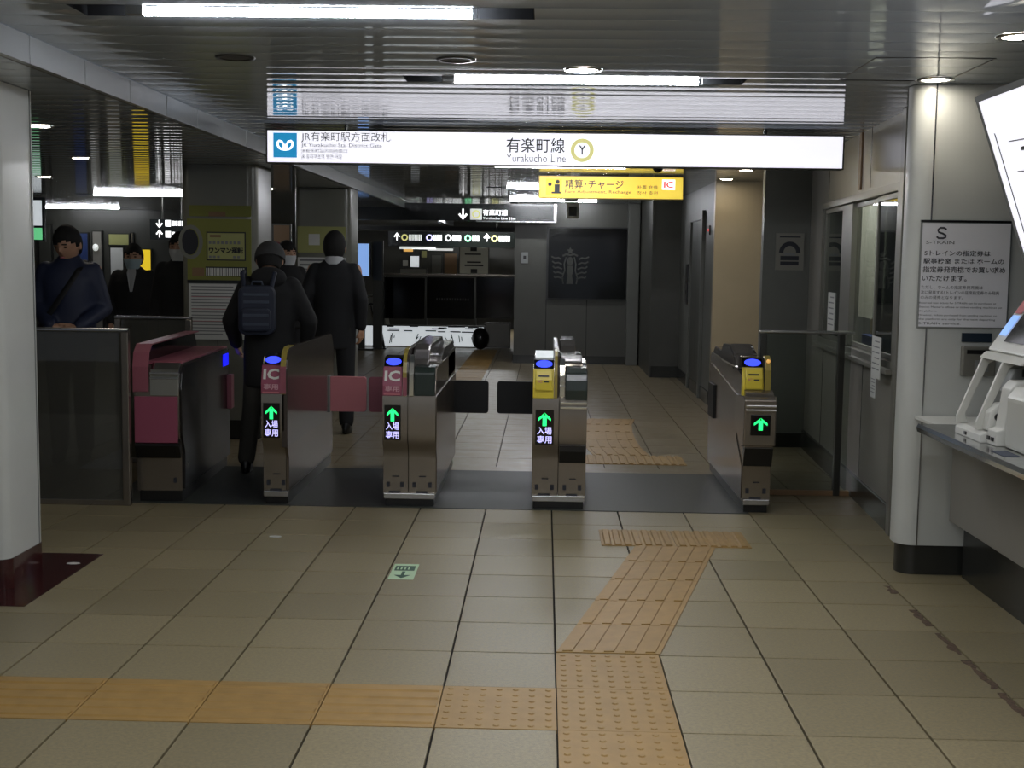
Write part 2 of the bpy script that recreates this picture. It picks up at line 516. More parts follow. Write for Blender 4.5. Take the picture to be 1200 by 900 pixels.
# worn tape by the right side
def tape(y0, y1, m, seed):
    random.seed(seed); pts = []
    n = 9
    for k in range(n+1):
        y = y0+(y1-y0)*k/n; pts.append((1.632+random.uniform(-.010, .010), y))
    for k in range(n, -1, -1):
        y = y0+(y1-y0)*k/n; pts.append((1.660+random.uniform(-.012, .008), y))
    return MB().quadbox([(x, y, .0016) for x, y in pts], -.001, (0, 0, 1))
for k, (y0, y1) in enumerate(((4.15, 4.38), (4.42, 4.75), (4.82, 5.10), (5.2, 5.45), (5.72, 5.86))):
    tag(obj('floor_tape', tape(y0, y1, 'tape_rust', k), 'tape_rust'),
        ['worn rusty floor tape scrap nearest the camera under the counter', 'longest worn brown floor tape scrap beside the counter',
         'worn brown floor tape scrap, third from the near end', 'worn brown floor tape scrap in front of the rounded wall end',
         'smallest worn brown floor tape scrap, nearest the rounded wall end'][k], 'tape', 'worn tape scraps on the floor')
for k, (x, y) in enumerate(((-1.44, 6.66), (-2.29, 5.98))):
    tag(obj('paper_scrap', MB().disc((x, y, .001), .035, .003, 'z', 7, .02), 'paper'),
        ['tiny white paper scrap on the tiles before the second gate', 'tiny white paper scrap on the maroon column base tile'][k], 'paper scrap')

# ================================================================== CEILING
ceil = struct('ceiling', MB().box(-2.05, 4.5, -3, 34, CEIL+.062, CEIL+.10), 'ceiling_dark', label='grey glossy metal strip ceiling')
random.seed(3)
PW = .2
LAMPS = [(-1.45, -.25, 4.5), (-.465, .735, 6.1), (-.60, .60, 9.5), (-.485, .735, 11.5), (-.48, .72, 14.9), (-.53, .73, 17.9)]
LEFT_LAMPS = [(-5.6, -4.45, 15.5), (-7.98, -6.75, 19.9), (-9.2, -7.95, 23.9)]
def strip_mb(x0, x1, y0, y1, z):
    # each strip slightly crowned with folded edges
    n = 6; pr = []
    yc = (y0+y1)/2; hw = (y1-y0)/2-.0018
    pr.append((yc-hw, z+.010))
    for k in range(n+1):
        t = -1+2*k/n
        pr.append((yc+t*hw, z+.0014*(t*t)))
    pr.append((yc+hw, z+.010))
    return MB().prism(pr, x0, x1, 'x')
def spans(yc, lamps, xa, xb, margin):
    for (l0, l1, ly) in lamps:
        if abs(ly-yc) < .05: return [(xa, l0-margin[0]), (l1+margin[1], xb)]
    return [(xa, xb)]
LM = (.22, .20)
def ceil_mesh(x0, x1):
    m_ = mesh_of(strip_mb(x0, x1, -PW/2, PW/2, 0), 'ceiling_panel'); m_.shade_smooth(); m_.set_sharp_from_angle(angle=math.radians(30)); return m_
pm = ceil_mesh(-2.05, 4.5)
for k in range(25):
    yc = 3.5+PW*k
    for (x0, x1) in spans(yc, LAMPS, -2.05, 4.5, LM):
        me_ = pm if (x0, x1) == (-2.05, 4.5) else ceil_mesh(x0, x1)
        link('ceiling_panel', me_, 'ceiling', ceil, loc=(0, yc, CEIL), rot=(random.uniform(-.0006, .0006), 0, 0))
nb = MB()
for k in list(range(-32, 0))+list(range(25, 133)):
    yc = 3.5+PW*k
    for (x0, x1) in spans(yc, LAMPS, -2.05, 4.5, LM):
        q = strip_mb(x0, x1, yc-PW/2, yc+PW/2, CEIL); nb.add(q.v, q.f)
o = obj('ceiling_panel_field', nb, 'ceiling', ceil, smooth='a'); o['kind'] = 'stuff'
nb = MB()
nb.box(-14, -2.06, -3, 30, LOWC+.062, LOWC+.09)
for k in range(-32, 133):
    yc = 3.5+PW*k
    for (x0, x1) in spans(yc, LEFT_LAMPS, -14, -2.06, LM):
        q = strip_mb(x0, x1, yc-PW/2, yc+PW/2, LOWC); nb.add(q.v, q.f)
o = struct('ceiling_low', nb, 'ceiling', smooth='a', label='lower glossy strip ceiling on the left')
# step between the two ceilings, its face in panels
fas = empty('trim_1'); fas['kind'] = 'structure'; fas['label'] = 'pale grey stepped ceiling edge of panels'
yy = 2.0
while yy < 30:
    if yy < 9.5:
        obj('fascia_panel', MB().box(-2.075, -2.045, yy+.004, yy+.596, LOWC-.004, CEIL-.002), 'fascia', fas, bevel=.002)
    yy += .6
o = obj('fascia_run', MB().box(-2.075, -2.045, 9.2, 30, LOWC-.004, CEIL-.002), 'fascia', fas)
obj('fascia_backing', MB().box(-2.09, -2.072, -3, 30, LOWC-.002, CEIL), 'ceiling_dark', fas)

def tube_lamp(label, spot, z=CEIL, tm_='tube', tr_=.0155, group='fluorescent ceiling lamps'):
    x0, x1, y = spot
    cx = (x0+x1)/2
    t = thing('fluorescent_lamp', label, 'ceiling lamp', (cx, y, z), 0, group)
    a, b = x0-cx, x1-cx
    A, B, h = a-LM[0], b+LM[1], PW/2
    tr = MB().box(A, B, -h, h, .050, .056).box(A, B, -h, -h+.003, .001, .050).box(A, B, h-.003, h, .001, .050).box(A, A+.003, -h+.003, h-.003, .001, .050).box(B-.003, B, -h+.003, h-.003, .001, .050)
    obj('housing', tr, 'black_matte', t)
    obj('tube', MB().tube([(a+.02, 0, -.001), (b-.02, 0, -.001)], tr_, 12), tm_, t, smooth='a')
    for sx, e in ((a, 1), (b, -1)):
        obj('socket', MB().box(min(sx, sx-e*.04), max(sx, sx+e*.02), -.018, .018, -.014, .05), 'grey_plastic', t, bevel=.003)
    return t
tube_lamp('long fluorescent ceiling lamp nearest the camera at the top edge', LAMPS[0])
tube_lamp('fluorescent ceiling lamp just in front of the white station sign', LAMPS[1])
tube_lamp('added fluorescent ceiling lamp, unseen behind the white station sign, to light the gates', LAMPS[2])  # lamp added out of sight to brighten the gates
tube_lamp('fluorescent ceiling lamp just above the yellow sign', LAMPS[3])
tube_lamp('short looking fluorescent lamp between yellow sign and black arrow sign', LAMPS[4])
tube_lamp('farthest fluorescent lamp, in front of the dark shop wall', LAMPS[5])
tube_lamp('fluorescent lamp over the left hall beside the poster column', LEFT_LAMPS[0], LOWC, 'tube_dim')
tube_lamp('fluorescent lamp over the left hall, behind the nearest one there', LEFT_LAMPS[1], LOWC, 'tube_dim', .010)
tube_lamp('farthest fluorescent lamp over the left hall', LEFT_LAMPS[2], LOWC, 'tube_dim', .010)

def downlight(label, x, y, z=CEIL, on=True, r=.065):
    t = thing('downlight', label, 'downlight', (x, y, z), 0, 'round recessed downlights')
    n = 24
    mb = MB()
    vs = [(rr*math.cos(2*PI*k/n), rr*math.sin(2*PI*k/n), zz) for rr, zz in ((r+.022, .0), (r+.02, -.006), (r, -.006), (r*.92, -.001)) for k in range(n)]
    fs = [(q*n+k, q*n+(k+1) % n, (q+1)*n+(k+1) % n, (q+1)*n+k) for q in range(3) for k in range(n)]
    mb.add(vs, fs)
    obj('rim', mb, 'metal_lit' if on else 'dark_steel', t, smooth=True)
    obj('diffuser', MB().disc((0, 0, -.003), r*.95, .003), 'downlight' if on else 'downlight_off', t)
downlight('lit round downlight above the second ceiling lamp', .158, 5.75)
downlight('lit round downlight over the white notice on the right', 1.79, 5.95)
downlight('lit round downlight at the top right corner', 1.76, 4.84)
downlight('unlit round downlight left of the lit one in the middle', -.396, 5.5, on=False)
downlight('unlit round ceiling fitting below the nearest lamp', -1.354, 5.5, on=False)
downlight('lit downlight right of the yellow sign, nearest of three', 1.33, 11.4)
downlight('lit downlight over the beige wall', 1.83, 11.7)
downlight('lit downlight farthest back on the right', 1.84, 13.0)
downlight('lit downlight beside the near left column', -2.99, 7.42, LOWC)
downlight('second lit downlight behind the near left column', -3.63, 9.8, LOWC)
downlight('third lit downlight behind the near left column', -4.88, 12.2, LOWC)
downlight('lit downlight between the poster column and the sign', -3.07, 13.9, LOWC)
downlight('lit downlight above the suited man', -3.11, 16.0, LOWC)

# ceiling hatch seen as two slanting lines on the right
hb = MB()
for (xa, xb, ya, yb) in ((1.36, 1.365, 5.35, 6.0), (1.85, 1.855, 5.35, 6.0), (1.36, 1.855, 5.345, 5.35), (1.36, 1.855, 6.0, 6.005)):
    hb.box(xa, xb, ya, yb, CEIL-.0015, CEIL+.0015)
tag(obj('ceiling_hatch', hb, 'black'), 'thin outline of an access hatch in the ceiling at right', 'hatch')

# ================================================================== WALLS AND COLUMNS
def rounded_rect(x0, x1, y0, y1, r, n=8):
    pts = []
    for cx, cy, a in ((x1-r, y1-r, 0), (x0+r, y1-r, PI/2), (x0+r, y0+r, PI), (x1-r, y0+r, 1.5*PI)):
        for k in range(n+1):
            t = a+PI/2*k/n; pts.append((cx+r*math.cos(t), cy+r*math.sin(t)))
    return pts
# near left column
cl = empty('wall_left'); cl['kind'] = 'structure'; cl['label'] = 'pale column with maroon foot at the left edge'
obj('shaft', MB().prism(rounded_rect(-3.1, -2.39, 5.47, 5.88, .05), .14, LOWC-.002, 'z'), 'column', cl, smooth='a')
obj('foot', MB().prism(rounded_rect(-3.09, -2.385, 5.475, 5.875, .05), 0, .14, 'z'), 'maroon_tile', cl, smooth='a')
obj('corner_bead', MB().box(-2.392, -2.386, 5.815, 5.821, .14, LOWC-.002), 'grey_plastic', cl)
tag(obj('column_base_tile', MB().box(-3.3, -2.215, 5.22, 6.19, -.003, .003), 'maroon_tile', bevel=.001),
    'glossy dark maroon floor slab around the near left column', 'floor slab')

# right: end wall with the rounded edge
cr = empty('wall_right_end'); cr['kind'] = 'structure'; cr['label'] = 'pale wall end with rounded edge carrying the white notice'
obj('shaft', MB().prism(rounded_rect(1.745, 2.45, 6.08, 6.29, .09, 10), .15, CEIL-.002, 'z'), 'column', cr, smooth='a')
obj('skirting', MB().prism(rounded_rect(1.765, 2.44, 6.10, 6.27, .08, 8), 0, .15, 'z'), 'skirting', cr, smooth='a')
obj('edge_strip', MB().box(1.835, 1.841, 6.074, 6.082, .15, CEIL-.002), 'metal_lit', cr)

# booth wall along the right, with a window opening; the whole booth is turned a little
XB = 1.985
_before = set(bpy.data.objects)
wr = MB().box(XB, XB+.08, 6.95, 10.6, .15, .92).box(XB, XB+.08, 6.95, 10.6, 1.975, CEIL).box(XB, XB+.08, 6.95, 7.10, .92, 1.975).box(XB, XB+.08, 9.72, 10.6, .92, 1.975)
bw = struct('wall_right', wr, 'wall_panel', label='staff booth wall of warm grey panels')
obj('skirting', MB().box(XB-.02, XB+.08, 7.06, 10.36, 0, .15), 'skirting', bw, bevel=.003)
for yy in (8.02, 9.55):
    obj('panel_joint', MB().box(XB-.002, XB+.002, yy, yy+.008, .15, .90).box(XB-.002, XB+.002, yy, yy+.008, 2.0, CEIL), 'skirting', bw)
obj('pilaster', MB().box(XB-.03, XB+.06, 6.97, 7.06, 0, CEIL), 'paint_grey', bw, bevel=.004)
obj('upper_recess_edge', MB().box(XB-.012, XB, 8.3, 8.37, 2.0, CEIL), 'brown_poster', bw)
obj('booth_interior', MB().box(2.9, 2.95, 6.95, 10.4, 0, CEIL).box(2.075, 2.9, 10.36, 10.4, 0, CEIL).box(2.075, 2.9, 6.9, 6.95, 0, CEIL), 'wall_grey', bw)
area('booth_lamp', (2.45, 8.4, 2.3), .3, 1.4, 45)
win = empty('window_1'); win['kind'] = 'structure'; win['label'] = 'sliding booth window with grey frame'
def yframe(mb, y0, y1, z0, z1, x0, x1, t):
    mb.box(x0, x1, y0, y0+t, z0, z1).box(x0, x1, y1-t, y1, z0, z1).box(x0, x1, y0+t, y1-t, z0, z0+t).box(x0, x1, y0+t, y1-t, z1-t, z1)
    return mb
obj('window_frame', yframe(MB(), 7.10, 9.72, .92, 1.975, XB-.02, XB+.06, .045), 'paint_grey', win, bevel=.003)
obj('window_sill', MB().box(XB-.06, XB-.021, 7.08, 9.74, .90, .925), 'paint_grey', win, bevel=.003)
obj('sash', yframe(MB(), 7.15, 7.78, .97, 1.925, XB+.0, XB+.02, .03), 'paint_grey', win, bevel=.002)
obj('sash', yframe(MB(), 7.74, 8.60, .97, 1.925, XB+.022, XB+.042, .03), 'paint_grey', win, bevel=.002)
obj('sash', yframe(MB(), 8.90, 9.67, .97, 1.925, XB+.0, XB+.02, .03), 'paint_grey', win, bevel=.002)
obj('mullion', MB().box(XB-.005, XB+.05, 8.56, 8.93, .97, 1.925), 'paint_grey', win, bevel=.003)
obj('pane', MB().box(XB+.008, XB+.012, 7.18, 7.75, 1.0, 1.90), 'dark_glass', win)
obj('pane', MB().box(XB+.030, XB+.034, 7.77, 8.57, 1.0, 1.90), 'clear_glass', win)
obj('pane', MB().box(XB+.008, XB+.012, 8.93, 9.64, 1.0, 1.90), 'dark_glass', win)
cm = MB(); n = 60
pts = [(XB+.064+.012*math.sin(k*1.1)+.004*math.sin(k*.37), 7.80+.78*k/n) for k in range(n+1)]
cm.add([(x, y, z) for z in (1.17, 1.95) for x, y in pts], [(k, k+1, n+2+k, n+1+k) for k in range(n)])
tag(obj('curtain', cm, 'curtain', smooth=True), 'pale curtain hanging behind the middle pane of the booth window', 'curtain')
tag(obj('desk_box', MB().box(XB+.085, XB+.16, 7.95, 8.55, .98, 1.05), 'blue_banner', bevel=.004), 'blue edged box on the sill behind the booth window', 'box')
tag(obj('counter_paper', MB().box(XB+.17, XB+.19, 7.9, 8.7, .965, 1.20), 'wall_beige'), 'cream board inside the booth under the curtain', 'board')
PX = lambda X: (lambda u, v: (X, u, v))
def wallsheet(name, label, cat, y0, y1, z0, z1, m='paper', x=XB-.004, nmarks=6):
    t = thing(name, label, cat, (x, (y0+y1)/2, z0))
    hy = (y1-y0)/2
    obj('sheet', MB().box(-.002, .002, -hy, hy, 0, z1-z0), m, t)
    h = z1-z0
    marks([(-hy*.8, hy*(.8 if k % 3 else .3), h*(.9-.8*k/nmarks)-h*.03, h*(.9-.8*k/nmarks)) for k in range(nmarks)], lambda u, v: (-.003, u, v), 'ink_grey', t, 'print')
    return t
wallsheet('paper_notice', 'white paper notice hanging at the near lower corner of the booth window', 'notice', 7.20, 7.44, .86, 1.10, x=XB-.065)
wallsheet('paper_notice', 'long narrow white notice in the far pane of the booth window', 'notice', 9.16, 9.44, 1.01, 1.31, x=XB+.004)
wallsheet('wall_label', 'small pale label on the wall under the booth window', 'label', 7.60, 7.74, .71, .86)
_rot = Matrix.Translation((XB, 7.07, 0)) @ Matrix.Rotation(-math.atan(.055), 4, 'Z') @ Matrix.Translation((-XB, -7.07, 0))
for o in set(bpy.data.objects)-_before:
    if o.parent is None: o.matrix_world = _rot @ Matrix.Translation(o.location)
area('shop_fill_light', (-1.9, 25.5, 2.3), 2.5, .3, 110)  # light added to lift the dark far shop, no fitting seen there
# grey wall across, behind the glass barrier
gw = struct('wall_back_right', MB().box(1.785, 2.3, 10.38, 10.48, .12, CEIL), 'wall_grey', label='grey wall with a round sticker behind the right barrier')
obj('skirting', MB().box(1.785, 2.3, 10.365, 10.49, 0, .12), 'skirting', gw, bevel=.003)
st = thing('round_poster', 'small square poster with a dark dome emblem on the grey wall', 'poster', (2.0, 10.37, 1.615))
PG = lambda u, v: (u, -.004, v)
obj('sheet', MB().box(-.115, .115, -.002, .002, -.15, .15), 'paint_grey', st)
marks([(-.075, .075, -.07, -.035), (-.085, .085, .115, .125), (-.075, .075, -.11, -.08)], PG, 'ink', st, 'emblem',
      polys=stroke([(.07*math.cos(a*PI/12), .075*math.sin(a*PI/12)-.01) for a in range(13)], .035))
marks([(-.045, .045, -.03, -.012)], PG, 'ink_grey', st, 'print')

# beige lift wall and lift side
bw2 = struct('wall_back_beige', MB().box(1.775, 3.2, 13.3, 13.4, 0, CEIL), 'wall_beige', label='lit beige wall beside the lift')
obj('skirting', MB().box(1.775, 3.2, 13.28, 13.3, 0, .12), 'skirting', bw2)
ev = struct('wall_right_lift', MB().box(1.78, 1.9, 13.4, 16.6, 0, CEIL), 'wall_grey', label='grey wall with the lift doors')
obj('skirting', MB().box(1.76, 1.78, 13.4, 16.5, 0, .14), 'skirting', ev)
dr = empty('door_1'); dr['kind'] = 'structure'; dr['label'] = 'steel lift door frame'
obj('door_frame', MB().box(1.74, 1.78, 14.1, 14.2, 0, 2.1).box(1.74, 1.78, 15.2, 15.3, 0, 2.1).box(1.74, 1.78, 14.2, 15.2, 2.0, 2.1), 'wall_grey', dr, bevel=.003)
obj('door_leaf', MB().box(1.765, 1.785, 14.2, 14.698, 0, 2.0), 'wall_dark', dr)
obj('door_leaf', MB().box(1.765, 1.785, 14.702, 15.2, 0, 2.0), 'wall_dark', dr)
cp = thing('lift_call_panel', 'dark lift call panel with buttons beside the lift door', 'call panel', (1.778, 15.75, 1.0))
obj('plate', MB().box(-.012, 0, -.12, .12, 0, .5), 'black', cp, bevel=.002)
for z in (.15, .28):
    obj('button', MB().disc((-.018, 0, z), .025, .006, 'x', 12), 'metal_lit', cp)
rl = thing('red_lamp', 'small red indicator light high beside the lift', 'indicator', (1.775, 13.7, 1.87))
obj('body', MB().box(-.012, 0, -.05, .05, -.05, .05), 'black', rl, bevel=.002)
obj('lens', MB().sphere((-.014, 0, 0), .014, 10, 8), 'lit_red', rl)
# wall facing us between the lift and the coffee shop wall
w4 = struct('wall_back_panel', MB().box(1.43, 1.9, 16.6, 16.7, .15, CEIL), 'wall_dark', label='dark grey panel wall left of the lift')
obj('skirting', MB().box(1.42, 1.9, 16.58, 16.7, 0, .15), 'skirting', w4)
obj('side', MB().box(1.40, 1.43, 16.58, 18.9, 0, CEIL), 'wall_dark', w4)
# coffee shop wall
sb = struct('wall_back', MB().box(-.45, 1.5, 18.6, 18.8, 0, CEIL), 'wall_dark', label='dark wall with a coffee shop emblem at the end of the passage')
obj('side_return', MB().box(-.45, -.3, 18.8, 26, 0, CEIL), 'wall_dark', sb)
obj('pilaster', MB().box(1.21, 1.38, 18.45, 18.6, 0, CEIL), 'wall_grey', sb, bevel=.01)
obj('skirting', MB().box(-.46, 1.42, 18.58, 18.6, 0, .12), 'skirting', sb)
for xx in (.02, .62):
    obj('panel_joint', MB().box(xx, xx+.012, 18.596, 18.602, .12, .97), 'skirting', sb)
fr = thing('switch_plate', 'small switch plate on the dark wall left of the emblem', 'switch', (-.30, 18.6, 1.56))
obj('plate', MB().box(-.05, .05, -.015, 0, -.08, .08), 'grey_plastic', fr, bevel=.003)
obj('knob', MB().box(-.02, .02, -.025, -.015, -.02, .03), 'black', fr)
# emblem window
ew = thing('emblem_window', 'black window panel bearing a faint round siren emblem', 'window sign', (.62, 18.58, .97))
obj('glass', MB().box(-.57, .58, -.01, .0, 0, 1.03), 'black_glass', ew)
obj('frame', MB().box(-.60, -.57, -.02, 0, -.02, 1.05).box(.58, .61, -.02, 0, -.02, 1.05).box(-.57, .58, -.02, 0, 1.03, 1.05).box(-.57, .58, -.02, 0, -.02, 0), 'black', ew)
PE = lambda u, v: (-.25+(u+.25)*.86, -.012, .44+(v-.46)*.84)
cx, cz = -.25, .46
pl = []
pl += [circ(cx, cz+.13, .055, 16, ry=.075)]                         # face
pl += [[(cx-.045, cz+.05), (cx+.045, cz+.05), (cx+.055, cz-.05), (cx+.035, cz-.12), (cx+.06, cz-.27), (cx-.06, cz-.27), (cx-.035, cz-.12), (cx-.055, cz-.05)]]
pl += [[(cx, cz+.38), (cx+.018, cz+.335), (cx+.06, cz+.33), (cx+.028, cz+.30), (cx+.04, cz+.255), (cx, cz+.28), (cx-.04, cz+.255), (cx-.028, cz+.30), (cx-.06, cz+.33), (cx-.018, cz+.335)]]
pl += stroke([(cx-.13, cz+.22), (cx-.07, cz+.25), (cx, cz+.235), (cx+.07, cz+.25), (cx+.13, cz+.22)], .03)
for s in (-1, 1):
    for k in range(5):
        z0 = cz+.16-.085*k
        pl += stroke([(cx+s*(.15-.01*k), z0), (cx+s*.20, z0+.03), (cx+s*.26, z0+.02), (cx+s*(.32-.012*k), z0+.05)], .026)
    pl += stroke([(cx+s*.07, cz+.20), (cx+s*.10, cz+.08), (cx+s*.09, cz-.04), (cx+s*.13, cz-.16), (cx+s*.11, cz-.27)], .022)
marks([], PE, 'faint_logo', ew, 'emblem', polys=pl)
marks([(cx-.03, cx-.012, cz+.14, cz+.15), (cx+.012, cx+.03, cz+.14, cz+.15), (cx-.015, cx+.015, cz+.085, cz+.092)], lambda u, v: (-.25+(u+.25)*.86, -.014, .44+(v-.46)*.84), 'black', ew, 'face_mark')

# outer shell
struct('wall_far', MB().box(-14, 4.5, 30, 30.2, 0, 2.6), 'wall_dark', label='dark far end of the concourse')
struct('wall_left_far', MB().box(-14.2, -14, -3, 30, 0, 2.6), 'wall_dark', label='dark wall far on the left')
struct('wall_right_near', MB().box(2.45, 2.6, -3, 6.9, 0, CEIL), 'navy', label='dark blue wall behind the ticket machines')
struct('wall_right_far', MB().box(3.2, 3.3, 10.4, 18.6, 0, CEIL), 'wall_grey', label='grey wall beyond the booth')

# poster column
def poster_col():
    c = empty('column', (0, 0, 0)); c['kind'] = 'structure'; c['label'] = 'grey column covered in yellow and white posters'
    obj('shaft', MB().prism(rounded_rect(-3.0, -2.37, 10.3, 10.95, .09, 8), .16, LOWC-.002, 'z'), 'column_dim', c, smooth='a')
    obj('skirting', MB().prism(rounded_rect(-3.01, -2.36, 10.29, 10.96, .09, 8), 0, .16, 'z'), 'skirting', c, smooth='a')
    obj('panel_joint', MB().box(-2.70, -2.695, 10.297, 10.301, .16, .82), 'skirting', c)
    Y = 10.29
    p = thing('yellow_poster', 'olive yellow poster with boxed lettering wrapped on the poster column', 'poster', (-2.66, Y, 1.35))
    P = lambda u, v: (u, -.006, v)
    P2 = lambda u, v: (u, -.008, v)
    obj('sheet', MB().box(-.28, .25, -.004, .004, -.03, .47), 'olive', p)
    marks([(-.12, .205, .13, .365)], P, 'ink', p, 'box_outline')
    marks([(-.11, .195, .14, .355)], P2, 'olive_light', p, 'box_fill')
    P3 = lambda u, v: (u, -.010, v)
    text('ワンマン運転', (-.10, .185, .188, .24), P3, 'letter_black', p, bold=.05)
    marks([(-.10+.034*k, -.078+.034*k, .265, .29) for k in range(8)]+[(-.10+.034*k, -.078+.034*k, .15, .17) for k in range(3)]+[(.10+.034*k, .122+.034*k, .15, .17) for k in range(2)], P3, 'ink_grey', p, 'small_print')
    marks([(-.09, .0, .32, .34)], P3, 'brown_poster', p, 'red_print')
    marks([(-.13, .215, .0, .08)], P, 'ink', p, 'table_block')
    marks([(-.125+.017*k, -.114+.017*k, .006, .07) for k in range(19)], P2, 'paper', p, 'table_lines')
    marks([(-.24, -.14, .0, .07)], P, 'brown_poster', p, 'side_patch')
    # round emblem on the rounded corner
    marks([], P, 'column_dim', p, 'ring', polys=stroke(circ(-.25, .28, .085, ry=.125), .03, True))
    marks([], P, 'ink', p, 'disc', polys=[circ(-.255, .28, .068, ry=.105)])
    u = thing('yellow_poster', 'narrow dull olive header poster above the boxed lettering', 'poster', (-2.66, Y, 1.84))
    obj('sheet', MB().box(-.26, .25, -.004, .004, 0, .09), 'olive', u)
    marks([(-.10, .04, .0, .04)], P, 'brown_poster', u, 'red_print')
    wpo = thing('white_poster', 'large white text notice below the yellow poster on the column', 'poster', (-2.66, Y, .83))
    obj('sheet', MB().box(-.27, .25, -.004, .004, 0, .46), 'paper', wpo)
    random.seed(11)
    marks([(-.25, random.uniform(.0, .22), .43-.026*k, .438-.026*k) for k in range(16)], P, 'ink_grey', wpo, 'text_lines')
    marks([(-.25, random.uniform(-.1, .2), .35-.10*k, .354-.10*k) for k in range(3)], P2, 'flap_pink', wpo, 'red_lines')
    obj('black_rail', MB().box(-.28, .26, -.012, .0, .465, .49), 'black', wpo)
poster_col()
c2 = empty('column', (0, 0, 0)); c2['kind'] = 'structure'; c2['label'] = 'second poster column behind the suited man'
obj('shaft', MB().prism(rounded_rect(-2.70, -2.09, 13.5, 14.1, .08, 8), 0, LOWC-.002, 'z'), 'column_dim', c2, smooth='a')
p = thing('small_poster', 'olive poster on the second column behind the suited man', 'poster', (-2.4, 13.49, 1.45))
obj('sheet', MB().box(-.26, .26, -.003, .003, .12, .4), 'olive_light', p)
marks([(-.14, -.02, .2, .32)], lambda u, v: (u, -.005, v), 'paper', p, 'print')
p = thing('small_poster', 'pale grey text poster on the second column under the olive one', 'poster', (-2.4, 13.49, .9))
obj('sheet', MB().box(-.26, .26, -.003, .003, 0, .62), 'paper', p)
marks([(-.24, .05, .58-.05*k, .6-.05*k) for k in range(11)], lambda u, v: (u, -.005, v), 'ink_grey', p, 'text_lines')

# ================================================================== SIGNS
SY = 8.15
sg = thing('station_sign', 'long white illuminated line sign hanging below the ceiling', 'sign', (0, SY, 0))
zb, zt = 2.125, 2.325
xa, xb = -1.80, 1.885
obj('lightbox', MB().box(xa-.012, xb+.012, .004, .11, zb-.008, zt+.008), 'dark_steel', sg, bevel=.002)
obj('face', MB().box(xa, xb, -.002, .004, zb, zt), 'lit_white', sg)
for x in (-1.3, 1.4):
    obj('hanger', MB().tube([(x, .06, zt), (x, .06, CEIL)], .012, 8), 'dark_steel', sg)
SGX = lambda px: xa+(px-313.5)/(988-313.5)*(xb-xa)
SGZ = lambda py: zb+(190-py)/(190-154.5)*(zt-zb)
PS = lambda u, v: (u, -.004, v)
PS2 = lambda u, v: (u, -.006, v)
def stx(s, x0, x1, y0, y1, m='letter_black', bold=0): return text(s, (SGX(x0), SGX(x1), SGZ(y1), SGZ(y0)), PS, m, sg, bold=bold)
lx0, lx1, lz0, lz1 = SGX(320.5), SGX(348.5), SGZ(185), SGZ(157)
marks([(lx0, lx1, lz0, lz1)], PS, 'logo_blue', sg, 'logo_square')
lcx, lcz = (lx0+lx1)/2, (lz0+lz1)/2
def heart(s):
    P = []
    for k in range(22):
        t = k/21
        # half of the winged M: from bottom centre ring up and around
        pts = [(0, -.034), (.016, -.028), (.020, -.012), (.008, .000), (-.006, .004)]
    return pts
ml = []
for s in (-1, 1):
    ctrl = [(s*.0, -.012), (s*.012, .006), (s*.026, .028), (s*.045, .034), (s*.056, .022), (s*.056, .0), (s*.046, -.020), (s*.026, -.032), (s*.006, -.034),
            (s*-.008, -.028), (s*-.012, -.018), (s*-.006, -.008), (s*.004, -.006)]
    ml += stroke([(lcx+a*.85, lcz+b*.82) for a, b in ctrl], .0135)
marks([], PS2, 'lit_mark', sg, 'logo_mark', polys=ml)
stx('JR有楽町駅方面改札', 353.5, 459, 155.5, 167.5)
stx('JR Yurakucho Sta. District Gate', 353.5, 449, 168.3, 174, 'letter_grey')
stx('JR有乐町站方向检票口', 353.5, 408, 175, 180, 'letter_grey')
stx('JR 유라쿠초역 방면 개찰', 353.5, 402, 181, 187, 'letter_grey')
stx('有楽町線', 595.5, 664, 159.5, 176.5, bold=.008)
stx('Yurakucho Line', 595.5, 665.5, 178, 187, 'letter_black')
ycx, ycz = SGX(684.5), SGZ(173)
marks([], PS, 'lit_olive', sg, 'line_ring', polys=stroke(circ(ycx, ycz, .062, 32), .026, True))
stx('Y', 680.5, 688.5, 167.5, 178, bold=.01)

# yellow fare adjustment sign
ys_ = thing('fare_sign', 'yellow illuminated fare adjustment sign hanging right of centre', 'sign', (0, 12.5, 0))
fx0, fx1, fz0, fz1 = -.065, 1.342, 2.138, 2.345
obj('lightbox', MB().box(fx0-.01, fx1+.01, .004, .10, fz0-.008, fz1+.008), 'yellow_strip', ys_, bevel=.002)
obj('face', MB().box(fx0, fx1, -.002, .004, fz0, fz1), 'lit_yellow', ys_)
FX = lambda px: fx0+(px-633)/(800-633)*(fx1-fx0)
FZ = lambda py: fz0+(233-py)/(233-207.5)*(fz1-fz0)
def ftx(s, x0, x1, y0, y1, m='letter_grey', bold=0): return text(s, (FX(x0), FX(x1), FZ(y1), FZ(y0)), PS, m, ys_, bold=bold)
ftx('精算･チャージ', 663, 731, 211, 222, bold=.01)
ftx('Fare Adjustment, Recharge', 663, 740, 223.5, 228.5)
ftx('补票 充值', 747, 771, 217, 222)
ftx('정산 충전', 747, 771, 224, 229)
marks([(FX(640.5), FX(659), FZ(230), FZ(210.5))], PS, 'lit_yellow_dim', ys_, 'icon_square')
marks([(FX(650.5), FX(656.5), FZ(226), FZ(217)), (FX(647), FX(658), FZ(228), FZ(226))], PS2, 'letter_black', ys_, 'icon_person', polys=[circ(FX(654), FZ(214), .02), circ(FX(645), FZ(217), .018)])
marks([(FX(776), FX(791), FZ(222), FZ(210))], PS, 'lit_mark', ys_, 'badge')
text('IC', (FX(778), FX(789), FZ(220), FZ(212)), PS2, 'lit_red', ys_, bold=.03)

